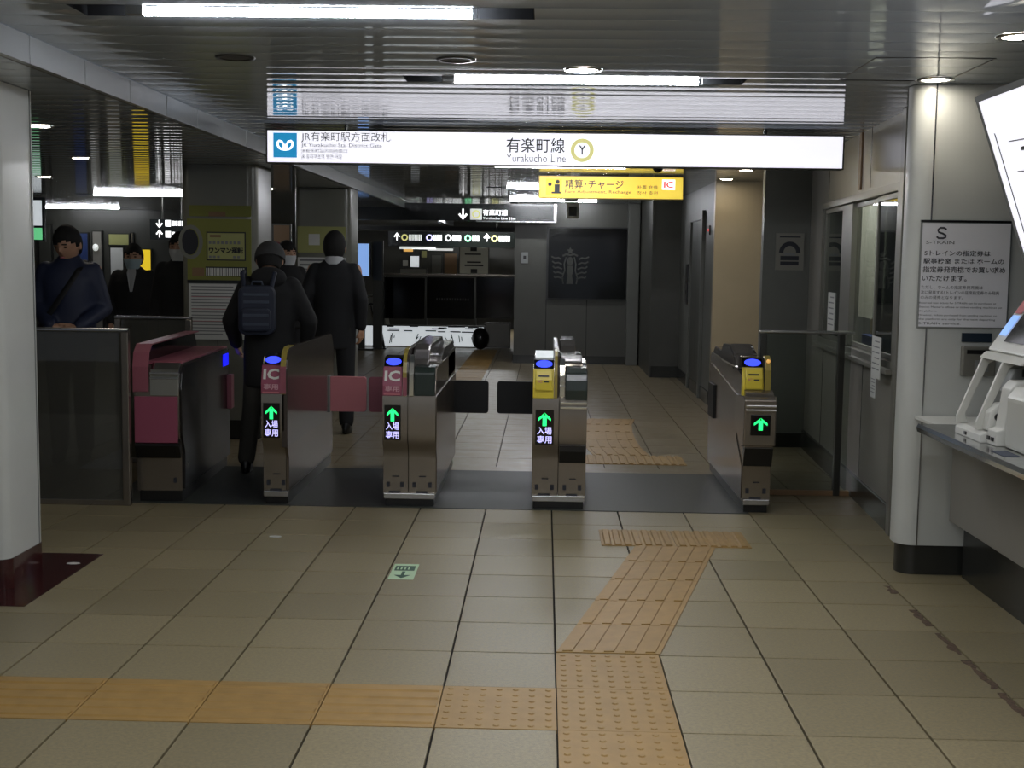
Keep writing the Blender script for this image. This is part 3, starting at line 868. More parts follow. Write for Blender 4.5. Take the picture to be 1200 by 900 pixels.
# black direction sign
bs = thing('direction_sign', 'black hanging direction sign with white down arrow', 'sign', (0, 18.3, 0))
bx0, bx1, bz0, bz1 = -2.95, .15, 2.08, 2.33
obj('casing', MB().box(bx0, bx1, 0, .1, bz0, bz1), 'sign_black', bs, bevel=.003)
obj('edge_strip', MB().box(bx1-.03, bx1+.008, -.006, 0, bz0, bz1).box(-1.0, bx1, -.006, 0, bz0-.012, bz0+.006), 'metal_lit', bs)
def ax(px, Y): return (px-638.6)/1469*Y*1.0
BX = lambda px: -1.205+(px-543.5)/1469*18.3
BZ = lambda py: bz0+(261-py)/1469*18.3
marks([(BX(543), BX(545), BZ(256), BZ(247))], PS, 'lit_mark', bs, 'arrow', polys=stroke([(BX(539.5), BZ(253)), (BX(544), BZ(258.5)), (BX(548.5), BZ(253))], .03))
marks([(BX(552.5), BX(566), BZ(259.5), BZ(247))], PS, 'lit_text', bs, 'badge')
marks([], PS2, 'lit_olive', bs, 'line_ring', polys=stroke(circ(BX(559.3), BZ(253.2), .05), .022, True))
text('有楽町線', (BX(567), BX(596), BZ(254.5), BZ(247.5)), PS, 'lit_mark', bs, bold=.02)
text('Yurakucho Line 21m', (BX(567), BX(605), BZ(259), BZ(256)), PS, 'lit_text', bs, bold=.02)

for x in (-2.4, -.4):
    obj('hanger', MB().tube([(x, .05, bz1), (x, .05, CEIL+.01)], .012, 8), 'dark_steel', bs)
b2 = thing('direction_sign', 'far black sign with a row of small white line symbols', 'sign', (0, 26, 0))
obj('casing', MB().box(-3.25, -.55, 0, .1, 1.78, 2.12), 'sign_black', b2, bevel=.003)
CX = lambda px: -3.10+(px-463)/1469*26
CZ = lambda py: 1.78+(291-py)/1469*26
arrowp = lambda x, y: stroke([(CX(x-3), CZ(y+1)), (CX(x), CZ(y-3.5)), (CX(x+3), CZ(y+1))], .03)
marks([(CX(464.3), CX(465.7), CZ(284), CZ(277)), (CX(569.3), CX(570.7), CZ(284), CZ(277))], PS, 'lit_mark', b2, 'arrow', polys=arrowp(465, 279)+arrowp(570, 279))
for x, m in ((474, 'lit_olive'), (503, 'lit_violet'), (525, 'lit_text'), (548, 'lit_greenmark'), (579, 'lit_olive')):
    marks([], PS, m, b2, 'line_ring', polys=stroke(circ(CX(x), CZ(280.5), .055), .03, True))
marks([(CX(a)+.03*q, CX(a)+.03*q+.02, CZ(284), CZ(277)) for a, n in ((479, 9), (508, 6), (530, 6), (553, 5), (584, 8)) for q in range(n)], PS, 'lit_text', b2, 'small_print')
o = obj('light_strip', MB().box(CX(468), CX(510), .02, .05, CZ(294), CZ(291)), 'lit_text', b2, label='thin white strip light under the sign')

for x in (-2.8, -1.0):
    obj('hanger', MB().tube([(x, .05, 2.12), (x, .05, CEIL+.01)], .012, 8), 'dark_steel', b2)
# sign over left hall
b3 = thing('direction_sign', 'black sign with white arrows beside the poster column', 'sign', (0, 16, 0))
obj('casing', MB().box(-5.05, -4.5, 0, .1, 1.72, 1.98), 'sign_black', b3)
for z, up_ in ((1.93, -1), (1.79, 1)):
    marks([(-4.935, -4.92, z-.04, z+.04)], PS, 'lit_mark', b3, 'arrow', polys=stroke([(-4.965, z+up_*.0), (-4.9275, z+up_*.05), (-4.89, z+up_*.0)], .018))
    marks([(-4.85, -4.78, z-.04, z+.04)]+[(-4.76+.04*q, -4.73+.04*q, z-.03, z+.03) for q in range(6)], PS, 'lit_mark', b3, 'small_print')
for x in (-4.9, -4.65):
    obj('hanger', MB().tube([(x, .05, 1.98), (x, .05, LOWC+.01)], .012, 8), 'dark_steel', b3)
# blade sign near left column
b4 = thing('blade_sign', 'small white lit upright sign beside the near left column', 'sign', (-6.5, 16, 1.9))
obj('casing', MB().box(-.09, .09, .0, .06, -.22, .34), 'sign_black', b4)
obj('face', MB().box(-.06, .06, -.006, 0, -.02, .30), 'lit_white_dim', b4)
obj('face', MB().box(-.06, .06, -.006, 0, -.20, -.05), 'lit_greenmark', b4, label='green tinted lower face')

# CCTV cameras
cc = thing('security_camera', 'white boxed security camera hanging left of the yellow sign', 'camera', (.30, 14.6, 2.37))
obj('bracket', MB().tube([(0, 0, 0), (0, 0, -.17)], .02, 8).box(-.09, .07, -.03, .03, -.17, -.13), 'white', cc)
obj('housing', MB().box(-.06, .08, -.14, .12, -.36, -.20), 'white', cc, bevel=.012)
obj('front_glass', MB().box(-.035, .055, -.146, -.14, -.34, -.235), 'black_glass', cc)
obj('hood', MB().box(-.07, .09, -.17, .12, -.20, -.188), 'white', cc, bevel=.002)
cc = thing('dome_camera', 'dark dome camera on a bracket in front of the yellow sign', 'camera', (.84, 9.6, 2.37))
obj('mount', MB().box(-.055, .055, -.05, .05, -.13, 0), 'wall_grey', cc, bevel=.006)
obj('dome', MB().sphere((0, 0, -.135), (.042, .042, .05), 16, 10), 'black_glass', cc, smooth=True)

# ================================================================== TICKET GATES
GY0 = 7.52                 # front of the upper body
GL = 1.66
PROF = [(.055, .07), (.055, .30), (.052, .335), (.035, .365), (.014, .395), (.003, .425), (0, .46), (0, .69), (.012, .76), (.05, .845), (.10, .855), (GL-.05, .855), (GL, .82), (GL, .07)]
def gate_base(t, W, y_off=0):
    obj('plinth', MB().box(.012, W-.012, .06, GL-.02, 0, .07), 'black', t, bevel=.004)
    obj('kick_plate', MB().box(.004, W-.004, .03, .06, .05, .085), 'metal_lit', t, bevel=.004)
    obj('body', MB().prism([(y+y_off, z) for y, z in PROF], .0, W), t and 'steel', t, bevel=.008, smooth='a') if False else None
def body(t, x0, x1, m='steel', prof=None):
    return obj('body', MB().prism(prof or PROF, x0, x1), m, t, smooth='a')
def fin(t, x0, x1, m, h=.965, y0=.0, y1=GL-.12, tail=.85, strip=None, zlow=.69):
    pr = [(y0, zlow), (y0, .83), (y0+.015, .89), (y0+.05, .935), (y0+.11, h-.004), (y0+.16, h), (y1-.05, h), (y1-.01, h-.02), (y1+.06, tail), (y1+.02, zlow)]
    o = obj('fin', MB().prism(pr, x0, x1), m, t, bevel=.005)
    if strip:
        xa_, xb_ = strip[1]
        path = [(y0-.006, .69), (y0-.006, .83), (y0+.010, .893), (y0+.046, .941), (y0+.108, h+.002), (y0+.24, h+.005)]
        back = [(y+.008, z-.006) for y, z in reversed(path)]
        obj('edge_strip', MB().prism(path+back, xa_, xb_), strip[0], t)
    return o
def arrow_panel(t, x0, x1, z0, z1, words=True, y=-.004):
    p = obj('display', MB().box(x0, x1, y-.002, y+.006, z0, z1), 'black_glass', t, bevel=.002)
    P = lambda u, v: (u, y-.004, v)
    cx = (x0+x1)/2; w_ = (x1-x0)
    top = z1-.018; ah = (.5 if words else .8)*(z1-z0)*.75
    marks([], P, 'lit_green', p, 'arrow', polys=[
        [(cx, top), (cx+w_*.34, top-ah*.42), (cx+w_*.34, top-ah*.62), (cx+w_*.11, top-ah*.36)][:4],
        [(cx, top), (cx-w_*.11, top-ah*.36), (cx-w_*.34, top-ah*.62), (cx-w_*.34, top-ah*.42)],
        [(cx-w_*.11, top-ah), (cx+w_*.11, top-ah), (cx+w_*.11, top-ah*.2), (cx-w_*.11, top-ah*.2)]])
    if words:
        h2 = (z1-z0)
        text('入場', (cx-w_*.40, cx+w_*.40, z0+h2*.29, z0+h2*.51), P, 'lit_violet', p, bold=.015)
        text('専用', (cx-w_*.40, cx+w_*.40, z0+h2*.04, z0+h2*.26), P, 'lit_violet', p, bold=.015)
def ic_reader(t, x0, x1, m='pink', kind='ic'):
    """reader head: sloping coloured face with a blue lit touch pad above"""
    pr = [(-.008, .688), (-.008, .75), (.03, .862), (.045, .862), (.045, .688)]
    f = obj('reader_face', MB().prism(pr, x0, x1), m, t, bevel=.004)
    def P(u, v):      # v 0..1 up the sloping face
        z = .69+.165*v
        y = -.011 if z < .75 else -.011+(z-.75)/(.862-.75)*.038
        return (u, y, z)
    wd = x1-x0
    if kind == 'ic':
        text('IC', (x0+wd*.10, x1-wd*.10, .52, .90), P, 'sticker_white', f, bold=.03)
        text('専用', (x0+wd*.14, x1-wd*.12, .14, .36), P, 'pink_pale', f, bold=.02)
        marks([(x0+wd*.08, x1-wd*.08, .03, .07)], P, 'flap_pink', f, 'rule')
    else:
        obj('ticket_slot', MB().prism([(-.022, .735), (-.022, .80), (.004, .86), (.02, .86), (.02, .735)], x0+.014, x1-.010), 'yellow', f, bevel=.006)
        def Q(u, v):
            z = .735+.125*v; y = -.0245 if z < .80 else -.0245+(z-.80)/.06*.026
            return (u, y, z)
        marks([(x0+.032, x1-.030, .66, .74)], Q, 'letter_black', f, 'slot_mark')
        text('IC', (x0+.03, x0+.055, .38, .52), Q, 'flap_pink', f, bold=.02)
        marks([(x0+.065, x1-.03, .40, .48)], Q, 'letter_grey', f, 'print')
    pad = obj('touch_pad', MB().prism([(.045, .85), (.04, .868), (.075, .915), (.16, .925), (.20, .85)], x0+.004, x1-.002), 'black_glass', t, bevel=.005)
    def R(u, v):      # on the sloping pad front
        return (u, .038+.035*v-.002, .870+.046*v)
    n = 20
    pts = [(x0+wd*.52+wd*.40*math.cos(2*PI*k/n), .5+.46*math.sin(2*PI*k/n)) for k in range(n)]
    marks([], lambda u, v: (u, .0365+.038*v, .868+.046*v), 'lit_blue', pad, 'blue_ring', polys=[pts])
def lower_marks(t, x0, x1, y=.046):
    P = lambda u, v: (u, y, v)
    c = (x0+x1)/2
    marks([(c-.02, c+.02, .185, .19), (x0+.02, x0+.04, .12, .15), (x1-.045, x1-.025, .12, .15), (c-.04, c+.03, .085, .095)], P, 'ink', t, 'small_plate')
def flap(t, xa_, xb_, m, y=9.0, z0=.405, z1=.66):
    obj('flap', MB().prism(rounded_rect(min(xa_, xb_), max(xa_, xb_), z0, z1, .02, 4), y-GY0, y-GY0+.035, 'y'), m, t, bevel=.005)
def hood(t, x0, x1, y0=.08, y1=GL-.2, z0=.85, z1=.965, m='hood'):
    n = 8
    pr = [(y0, z0), (y0+.02, z0+.05), (y0+.10, z1-.03), (y0+.2, z1), (y1-.15, z1), (y1-.03, z1-.04), (y1, z0)]
    return obj('hood', MB().prism(pr, x0, x1), m, t, bevel=.012)

# gate 1: pink end seen from its right
W = .285
g1 = thing('ticket_gate', 'leftmost ticket gate with pink end panel and black glass side', 'ticket gate', (-2.487, GY0, 0), .055, 'row of ticket gates')
obj('plinth', MB().box(.012, W-.012, .06, GL-.2, 0, .07), 'black', g1, bevel=.004)
P1 = [(y if y < 1 else y-.14, z) for y, z in PROF]
body(g1, 0, W-.012, 'steel', P1)
obj('side_glass', MB().prism([(.10, .30), (.03, .42), (.015, .70), (.04, .80), (.09, .845), (1.50, .845), (1.512, .80), (1.512, .075), (.09, .075)], W-.012, W), 'black_panel', g1, bevel=.003)
obj('end_panel', MB().box(.004, W-.02, -.012, .004, .375, .66), 'pink', g1, bevel=.004, label='plain pink end panel')
obj('recess', MB().prism([(.04, .275), (-.006, .355), (-.006, .37), (.05, .37)], .002, W-.014), 'black', g1)
obj('chrome_corner', MB().prism([(-.010, .665), (-.010, .77), (.01, .825), (.06, .862), (.075, .85), (.03, .81), (.01, .76), (.01, .665)], .10, W-.012), 'chrome', g1, bevel=.002)
for z in (.765, .795):
    obj('chrome_band', MB().box(.10, W-.010, -.016, .01, z, z+.014), 'metal_lit', g1, bevel=.002)
obj('top_cover', MB().prism([(.06, .853), (.09, .868), (1.48, .868), (1.50, .853)], .04, W-.012), 'pink_strip', g1, bevel=.003, label='dark pink top cover')
obj('fin', MB().prism([(0, .69), (0, .84), (.03, .92), (.10, .965), (1.38, .972), (1.42, .95), (1.48, .86), (1.48, .69)], .01, .06), 'black_glass', g1, bevel=.005)
pth = [(-.008, .69), (-.008, .84), (.02, .925), (.092, .974), (1.39, .980)]
obj('edge_strip', MB().prism(pth+[(y+.012, z-.007) for y, z in reversed(pth)], -.004, .09), 'pink_strip', g1)
obj('reader_screen', MB().box(W-.001, W+.003, 1.28, 1.46, .735, .82), 'lit_bluedark', g1, label='blue glowing reader screen')
obj('flap', MB().box(W, W+.035, 1.40, 1.50, .42, .665), 'pink_strip', g1, bevel=.006, label='folded dark red flap')
marks([(W*.78, W*.84, .12, .15)], lambda u, v: (u, .046, v), 'ink', g1, 'small_plate')
obj('small_latch', MB().box(W-.002, W+.004, .16, .18, .20, .23), 'chrome', g1)

# gate 2: slim IC only
W = .158
g2 = thing('ticket_gate', 'slim ticket gate with pink IC reader, second from the left', 'ticket gate', (-1.708, GY0, 0), 0, 'row of ticket gates')
gate_base(g2, W)
body(g2, 0, W-.02)
fin(g2, W-.035, W, 'fin', y1=GL-.03, strip=('yellow_strip', (W-.04, W-.008)), zlow=.36)
obj('pink_post', MB().prism([(-.009, .69), (-.009, .845), (.005, .86), (.02, .69)], W-.041, W-.007), 'pink_strip', g2)
obj('side_panel', MB().prism([(.06, .085), (.06, .285), (.015, .36), (.015, .69), (GL-.012, .69), (GL-.012, .085)], W-.02, W-.002), 'steel_side', g2, bevel=.003)
ic_reader(g2, .0, W-.038)
arrow_panel(g2, .012, W-.045, .418, .632)
lower_marks(g2, 0, W)
flap(g2, W, W+.27, 'flap_pink')
obj('flap_hinge', MB().box(W, W+.012, 8.985-GY0, 9.045-GY0, .40, .665), 'metal_lit', g2, bevel=.002)

# gate 3: IC with ticket exit side
W = .322
g3 = thing('ticket_gate', 'wide ticket gate with pink IC reader and dark hood, third from the left', 'ticket gate', (-.970, GY0, 0), 0, 'row of ticket gates')
gate_base(g3, W)
body(g3, 0, .152); body(g3, .156, W, 'steel')
ic_reader(g3, .0, .118)
arrow_panel(g3, .012, .112, .418, .632)
fin(g3, .122, .16, 'fin', strip=('yellow_strip', (.124, .146)), y1=GL-.1)
obj('pink_post', MB().prism([(-.009, .69), (-.009, .80), (.02, .80), (.02, .69)], .122, .148), 'pink_strip', g3)
pth = [(-.012, .69), (-.012, .82), (.012, .89), (.06, .935)]
obj('chrome_strip', MB().prism(pth+[(y+.012, z-.007) for y, z in reversed(pth)], .162, .190), 'chrome', g3, bevel=.002)
obj('ticket_box', MB().prism([(-.014, .69), (-.014, .83), (.01, .865), (.12, .872), (.12, .69)], .192, W-.002), 'green_dark', g3, bevel=.008)
hood(g3, .165, .27, y0=.12, z1=.985, y1=1.30); hood(g3, .20, W-.002, y0=.5, z1=.935, y1=GL-.05)
obj('rear_box', MB().box(.17, W, 1.0, GL-.01, .70, .885), 'wall_dark', g3, bevel=.01)
lower_marks(g3, 0, .15); lower_marks(g3, .16, W)
obj('side_panel', MB().prism([(.06, .085), (.06, .285), (.015, .36), (.015, .69), (GL-.012, .69), (GL-.012, .085)], W, W+.006), 'steel_side', g3, bevel=.002)
flap(g3, 0, -.29, 'pink_strip'); flap(g3, W, W+.255, 'flap_black', z0=.41, z1=.645)

# gate 4: yellow reader
W = .328
g4 = thing('ticket_gate', 'wide ticket gate with yellow reader and rounded green glass front', 'ticket gate', (-.060, GY0, 0), 0, 'row of ticket gates')
gate_base(g4, W)
body(g4, 0, .158); body(g4, .162, W, 'steel')
obj('recess', MB().prism([(.038, .29), (-.004, .365), (-.004, .40), (.05, .40), (.05, .29)], .166, W-.004), 'black', g4)
ic_reader(g4, .0, .125, 'yellow', 'ticket')
arrow_panel(g4, .018, .128, .405, .618)
fin(g4, .128, .158, 'fin', strip=('yellow_strip', (.129, .146)), y1=GL-.1)
obj('screen', MB().prism([(.12, .925), (.16, .965), (.17, .96), (.13, .92)], .012, .120), 'lit_white_dim', g4, label='pale lit guidance screen')
pth = [(-.014, .70), (-.014, .82), (.012, .885), (.06, .925)]
obj('chrome_strip', MB().prism(pth+[(y+.012, z-.007) for y, z in reversed(pth)], .160, .192), 'chrome', g4, bevel=.002)
for z in (.755, .785, .815):
    obj('chrome_band', MB().box(.158, .194, -.02, -.008, z, z+.012), 'chrome', g4, bevel=.002)
pr = [(-.02, .68), (-.026, .74), (-.02, .80), (.0, .84), (.05, .87), (.14, .88), (.14, .68)]
obj('ticket_cover', MB().prism(pr, .194, W), 'green_dark', g4, bevel=.008)
obj('chrome_band', MB().box(.166, W, -.02, -.002, .652, .668), 'chrome', g4, bevel=.003)
obj('chrome_band', MB().box(.166, W, -.016, -.002, .625, .640), 'chrome', g4, bevel=.003)
hood(g4, .165, .30, y0=.10, z1=.93, y1=.75); hood(g4, .17, .27, y0=.65, z1=.99, y1=1.4)
obj('top_tray', MB().prism([(.14, .872), (.16, .895), (.45, .90), (.47, .872)], .20, W-.004), 'metal_lit', g4, bevel=.004)
lower_marks(g4, 0, .16); lower_marks(g4, .17, W)
flap(g4, 0, -.27, 'flap_black', z0=.41, z1=.645)

# gate 5: rightmost
W = .168
g5 = thing('ticket_gate', 'rightmost ticket gate with yellow reader tilted on its top', 'ticket gate', (1.222, GY0, 0), 0, 'row of ticket gates')
gate_base(g5, W)
P5 = [(.05, .07), (.05, .285), (0, .40), (0, .69), (.012, .72), (.05, .745), (.45, .80), (.6, .855), (GL-.05, .87), (GL, .84), (GL, .07)]
body(g5, 0, W, 'steel', P5)
obj('side_panel', MB().prism([(.07, .085), (.07, .285), (.30, .42), (.32, .69), (GL-.012, .80), (GL-.012, .085)], -.006, .0), 'steel_side', g5, bevel=.002)
obj('head_box', MB().prism([(-.012, .42), (-.02, .70), (.02, .72), (.36, .70), (.36, .50), (.10, .40)], -.012, W+.014), 'steel', g5, bevel=.008)
obj('recess', MB().prism([(.038, .29), (-.01, .405), (.06, .405), (.06, .29)], -.002, W+.002), 'black', g5)
obj('chrome_band', MB().box(-.004, W+.010, -.032, -.012, .655, .668), 'chrome', g5, bevel=.003)
obj('chrome_band', MB().box(-.004, W+.010, -.030, -.012, .630, .642), 'chrome', g5, bevel=.003)
arrow_panel(g5, .028, .146, .485, .61, words=False, y=-.022)
rd = empty('reader_unit', (0, .10, .02)); rd.parent = g5
ic_reader(rd, -.01, .118, 'yellow', 'ticket')
obj('reader_stand', MB().prism([(.16, .68), (.16, .84), (.5, .88), (.55, .72)], -.006, .112), 'fin', g5, bevel=.01)
pth = [(.08, .70), (.08, .87), (.10, .94), (.16, .955)]
obj('edge_strip', MB().prism(pth+[(y+.02, z-.01) for y, z in reversed(pth)], .122, .158), 'yellow_strip', g5, bevel=.003)
obj('lamp_lens', MB().sphere((.14, .085, .925), .012, 10, 8), 'lit_orange', g5)
obj('hood', MB().prism([(.28, .86), (.33, .95), (.55, 1.0), (.85, .985), (1.0, .90), (.9, .86)], -.03, .12), 'hood', g5, bevel=.02)
obj('hood', MB().prism([(1.0, .86), (1.05, .91), (1.45, .925), (1.58, .86)], .0, .14), 'hood', g5, bevel=.012)
obj('folded_flap', MB().box(-.022, -.004, 1.30, 1.58, .42, .66), 'flap_black', g5, bevel=.006)
lower_marks(g5, 0, W)

# ================================================================== BARRIERS
def barrier(name, label, x0, x1, y, h, posts, glass_m='smoked_glass', railm='steel', sill=True, sillm='steel'):
    t = thing(name, label, 'barrier', (x0, y, 0), 0, None)
    L = x1-x0
    obj('top_rail', MB().prism(rounded_rect(-.02, .02, h-.022, h, .008, 3), 0, L, 'x') if True else None, 'metal_lit', t)
    for p in posts:
        obj('post', MB().box(p-.022, p+.022, -.022, .022, 0, h-.02), railm, t, bevel=.005)
    if sill: obj('bottom_rail', MB().box(0, L, -.018, .018, .0, .035), sillm, t, bevel=.003)
    obj('pane', MB().box(.02, L-.02, -.004, .004, .035, h-.022), glass_m, t)
    return t
barrier('glass_barrier', 'smoked glass barrier between the near left column and first gate', -3.6, -2.49, 7.45, 1.075, (.03, 1.09))
barrier('glass_barrier', 'glass barrier with steel top rail behind the first gate', -3.12, -2.56, 9.05, 1.075, (.02, .54), 'smoked_glass')
barrier('glass_barrier', 'smoked glass barrier between the rightmost gate and booth wall', 1.40, 2.02, 8.2, 1.085, (.03, .535), 'clear_glass', 'dark_steel', True, 'brown_poster')

# ================================================================== RIGHT COUNTER AREA
ct = thing('ticket_counter', 'stainless steel counter top projecting below the fare map', 'counter', (0, 0, 0))
rr = rounded_rect(1.69, 2.44, 2.6, 5.68, .05, 6)
obj('counter_top', MB().prism(rr, .775, .80, 'z'), 'counter_steel', ct, bevel=.004)
obj('front_lip', MB().prism([(1.686, .77), (1.682, .79), (1.69, .806), (1.70, .80), (1.70, .77)], 2.6, 5.64, 'y'), 'chrome', ct)
obj('front_panel', MB().box(1.985, 2.44, 2.6, 6.06, .28, .775), 'wall_panel', ct, bevel=.004)
obj('back_strip', MB().box(1.80, 2.44, 5.66, 6.07, .775, .79), 'white', ct, bevel=.003)
obj('toe_recess', MB().box(2.06, 2.44, 2.6, 6.06, 0, .28), 'skirting', ct)
# notice
nt = thing('notice_board', 'framed white notice with dark lettering on the pale wall end', 'notice', (0, 6.08, 0))
nx0, nx1, nz0, nz1 = 1.797, 2.213, 1.222, 1.716
obj('frame', MB().box(nx0-.008, nx1+.008, -.012, .0, nz0-.008, nz1+.010), 'grey_plastic', nt, bevel=.003)
obj('top_edge', MB().box(nx0-.008, nx1+.008, -.016, .0, nz1+.004, nz1+.014), 'black', nt)
obj('sheet', MB().box(nx0, nx1, -.015, -.011, nz0, nz1), 'bright_paper', nt)
# photo crop coordinates 800x900 over (1070..1190, 255..390): sheet spans u 80..740, v 55..850
NX = lambda u: nx0+(u-85)/(745-85)*(nx1-nx0)
NZ = lambda v: nz1-(v-55)/(848-55)*(nz1-nz0)
PN = lambda u, v: (u, -.0165, v)
def ntx(s, u0, u1, v0, v1, m='ink', bold=0): text(s, (NX(u0), NX(u1), NZ(v1), NZ(v0)), PN, m, nt, bold=bold)
sp = [(262, 105), (245, 92), (215, 92), (198, 108), (205, 125), (235, 135), (258, 148), (258, 162), (240, 170), (205, 170), (190, 158)]
marks([], PN, 'letter_grey', nt, 'logo_mark', polys=stroke([(NX(a), NZ(b)) for a, b in sp], .009))
ntx('S-TRAIN', 112, 325, 190, 215, 'ink_grey', .01)
ntx('Sトレインの指定券は', 105, 600, 262, 305, bold=.012)
ntx('駅事務室 または ホームの', 100, 705, 322, 365, bold=.012)
ntx('指定券発売機でお買い求め', 98, 718, 385, 432, bold=.012)
ntx('いただけます。', 95, 430, 455, 498, bold=.012)
ntx('ただし、ホームの指定券発売機は', 92, 555, 530, 558)
ntx('次に発車するSトレインの座席指定券のみ発売', 90, 680, 570, 598)
ntx('のみの発売となります。', 90, 410, 610, 635)
for k, (s, e) in enumerate((('Reserved seat tickets for S-TRAIN can be purchased at', 660), ('Station Master\'s offices or ticket vending machines on', 705), ('the platform.', 215),
                            ('However, tickets purchased from vending machines on', 670), ('the platform are only for the next departing', 660), ('S-TRAIN service.', 400))):
    ntx(s, 82, e, 658+31*k, 676+31*k)
# IC box and plate
pl_ = thing('wall_plate', 'small dark blue plate on the wall under the notice', 'plate', (2.08, 6.08, 1.172))
obj('plate', MB().box(-.072, .070, -.012, 0, -.022, .022), 'navy', pl_, bevel=.002)
bx = thing('card_box', 'stainless wall box with a white square under the notice', 'box', (2.085, 6.08, 1.06))
obj('case', MB().box(-.078, .080, -.04, 0, -.072, .07), 'paint_grey', bx, bevel=.006)
obj('slot', MB().box(-.06, .06, -.043, -.038, .035, .055), 'black', bx)
obj('button', MB().box(-.02, .045, -.045, -.039, -.05, .005), 'grey_plastic', bx, bevel=.002, label='pale square button')
# fare map light board
fb = thing('fare_map_board', 'leaning illuminated white fare map at the right edge', 'fare map', (0, 0, 0))
tA = Vector((1.775, 0, 2.185)); bA = Vector((2.035, 0, 1.45))
dn = (bA-tA); nr = Vector((-dn.z, 0, dn.x)).normalized()
if nr.x > 0: nr = -nr
def bd(a, y, off=0): p = tA+dn*a-(-nr)*off; return (p.x, y, p.z)
y0, y1 = 2.6, 5.3
obj('back_box', MB().prism([(tA.x+.02, tA.z), (bA.x+.02, bA.z), (2.45, bA.z), (2.45, tA.z)], y0, y1, 'y'), 'navy', fb)
obj('face', MB().quadbox([bd(0, y0), bd(0, y1), bd(1, y1), bd(1, y0)], .012, tuple(-nr)), 'lit_white', fb)
obj('frame', MB().quadbox([bd(-.03, y1), bd(-.03, y1+.03), bd(1.02, y1+.03), bd(1.02, y1)], .03, tuple(-nr)).quadbox([bd(-.035, y0), bd(-.035, y1), bd(0, y1), bd(0, y0)], .03, tuple(-nr)), 'grey_plastic', fb)
PB = lambda u, v: bd(v, u, .004)
pls = []
for k in range(5):
    v = .24+.16*k
    pls += stroke([(5.1, v), (4.6, v+.02), (4.2, v-.01), (3.0, v)], .006)
pls += stroke([(5.22, .18), (5.22, .93)], .012)
pls += stroke([(4.9, .2), (4.7, .9)], .006)
marks([(5.0-.16*q, 4.92-.16*q, .28+.16*k, .30+.16*k) for k in range(4) for q in range(10)], PB, 'ink_grey', fb, 'map_lines', polys=pls)

# ticket terminal on the counter
tm = thing('ticket_terminal', 'white boxy ticket terminal with tilted screen on the steel counter', 'terminal', (0, 0, .80))
obj('base_box', MB().prism([(1.83, 0), (1.83, .20), (1.86, .245), (2.3, .265), (2.3, 0)], 4.70, 4.97, 'y'), 'cream', tm, bevel=.014)
obj('base_step', MB().prism([(1.80, 0), (1.80, .06), (1.83, .07), (1.85, .23), (1.875, .26), (2.3, .26), (2.3, 0)], 4.98, 5.08, 'y'), 'white', tm, bevel=.006)
obj('base_foot', MB().prism([(1.775, 0), (1.775, .03), (1.80, .045), (2.3, .045), (2.3, 0)], 5.085, 5.40, 'y'), 'white', tm, bevel=.004)
for y in (5.0, 5.045):
    obj('port', MB().box(1.795, 1.801, y, y+.025, .018, .034), 'black', tm)
obj('port', MB().box(1.771, 1.776, 5.25, 5.275, .010, .024), 'black', tm)
ck = [(1.775, .045), (1.775, .075), (1.872, .325), (1.90, .345), (1.925, .345), (1.925, .315), (1.90, .30), (1.81, .085), (1.825, .045)]
for y in (5.38, 5.14):
    obj('cheek', MB().prism(ck, y, y+.02, 'y'), 'cream', tm, bevel=.005)
obj('inner_body', MB().prism([(1.90, .045), (1.90, .20), (1.94, .30), (2.3, .31), (2.3, .045)], 5.18, 5.36, 'y'), 'grey_plastic', tm, bevel=.01)
obj('drum_case', MB().prism([(1.80, .05), (1.81, .125), (1.85, .16), (1.93, .165), (1.95, .05)], 5.09, 5.16, 'y'), 'white', tm, bevel=.008)
obj('drum_hub', MB().disc((1.845, 5.082, .105), .016, .008, 'y', 16), 'black', tm)
obj('inner_slot', MB().box(1.93, 2.02, 5.082, 5.09, .27, .30), 'black', tm)
obj('top_shelf', MB().prism([(1.87, .325), (1.895, .352), (2.3, .365), (2.3, .325)], 4.95, 5.42, 'y'), 'cream', tm, bevel=.005)
obj('slot', MB().box(1.915, 1.99, 5.20, 5.34, .352, .360), 'black_glass', tm)
obj('slot', MB().box(1.915, 2.03, 5.0, 5.12, .352, .361), 'black_glass', tm)
obj('lower_tray', MB().prism([(1.90, .262), (1.92, .285), (2.3, .29), (2.3, .262)], 4.76, 5.0, 'y'), 'cream', tm, bevel=.004)
# tilted screen leaning back
s0 = Vector((1.905, 0, .36)); s1 = Vector((2.09, 0, .64)); sd = s1-s0; sn = Vector((-sd.z, 0, sd.x)).normalized()
def sc(a, y, off=0): p = s0+sd*a+sn*off; return (p.x, y, p.z)
scr = obj('screen_housing', MB().quadbox([sc(0, 4.9), sc(0, 5.42), sc(1, 5.42), sc(1, 4.9)], -.05, tuple(sn)), 'white', tm, bevel=.008)
obj('screen_glass', MB().quadbox([sc(.14, 4.94, .002), sc(.14, 5.30, .002), sc(.95, 5.30, .002), sc(.95, 4.94, .002)], .002, tuple(sn)), 'black_glass', tm)
marks([(5.32, 5.40, .55, .95)], lambda u, v: sc(v, u, .004), 'flap_pink', tm, 'pink_sticker')
marks([(5.32, 5.40, .22, .52)], lambda u, v: sc(v, u, .004), 'lit_screen', tm, 'glowing_blue_sticker')  # sticker colour glows by itself though it is no screen
tag(obj('coin_dish', MB().disc((1.83, 5.28, .80), .05, .006, 'z', 20), 'chrome', bevel=.002), 'small round shiny dish on the counter beside the terminal', 'dish')
tag(obj('braille_label', MB().box(1.74, 1.80, 4.72, 4.86, .80, .802), 'backpack_grey'), 'dark printed label stuck on the counter top', 'label')

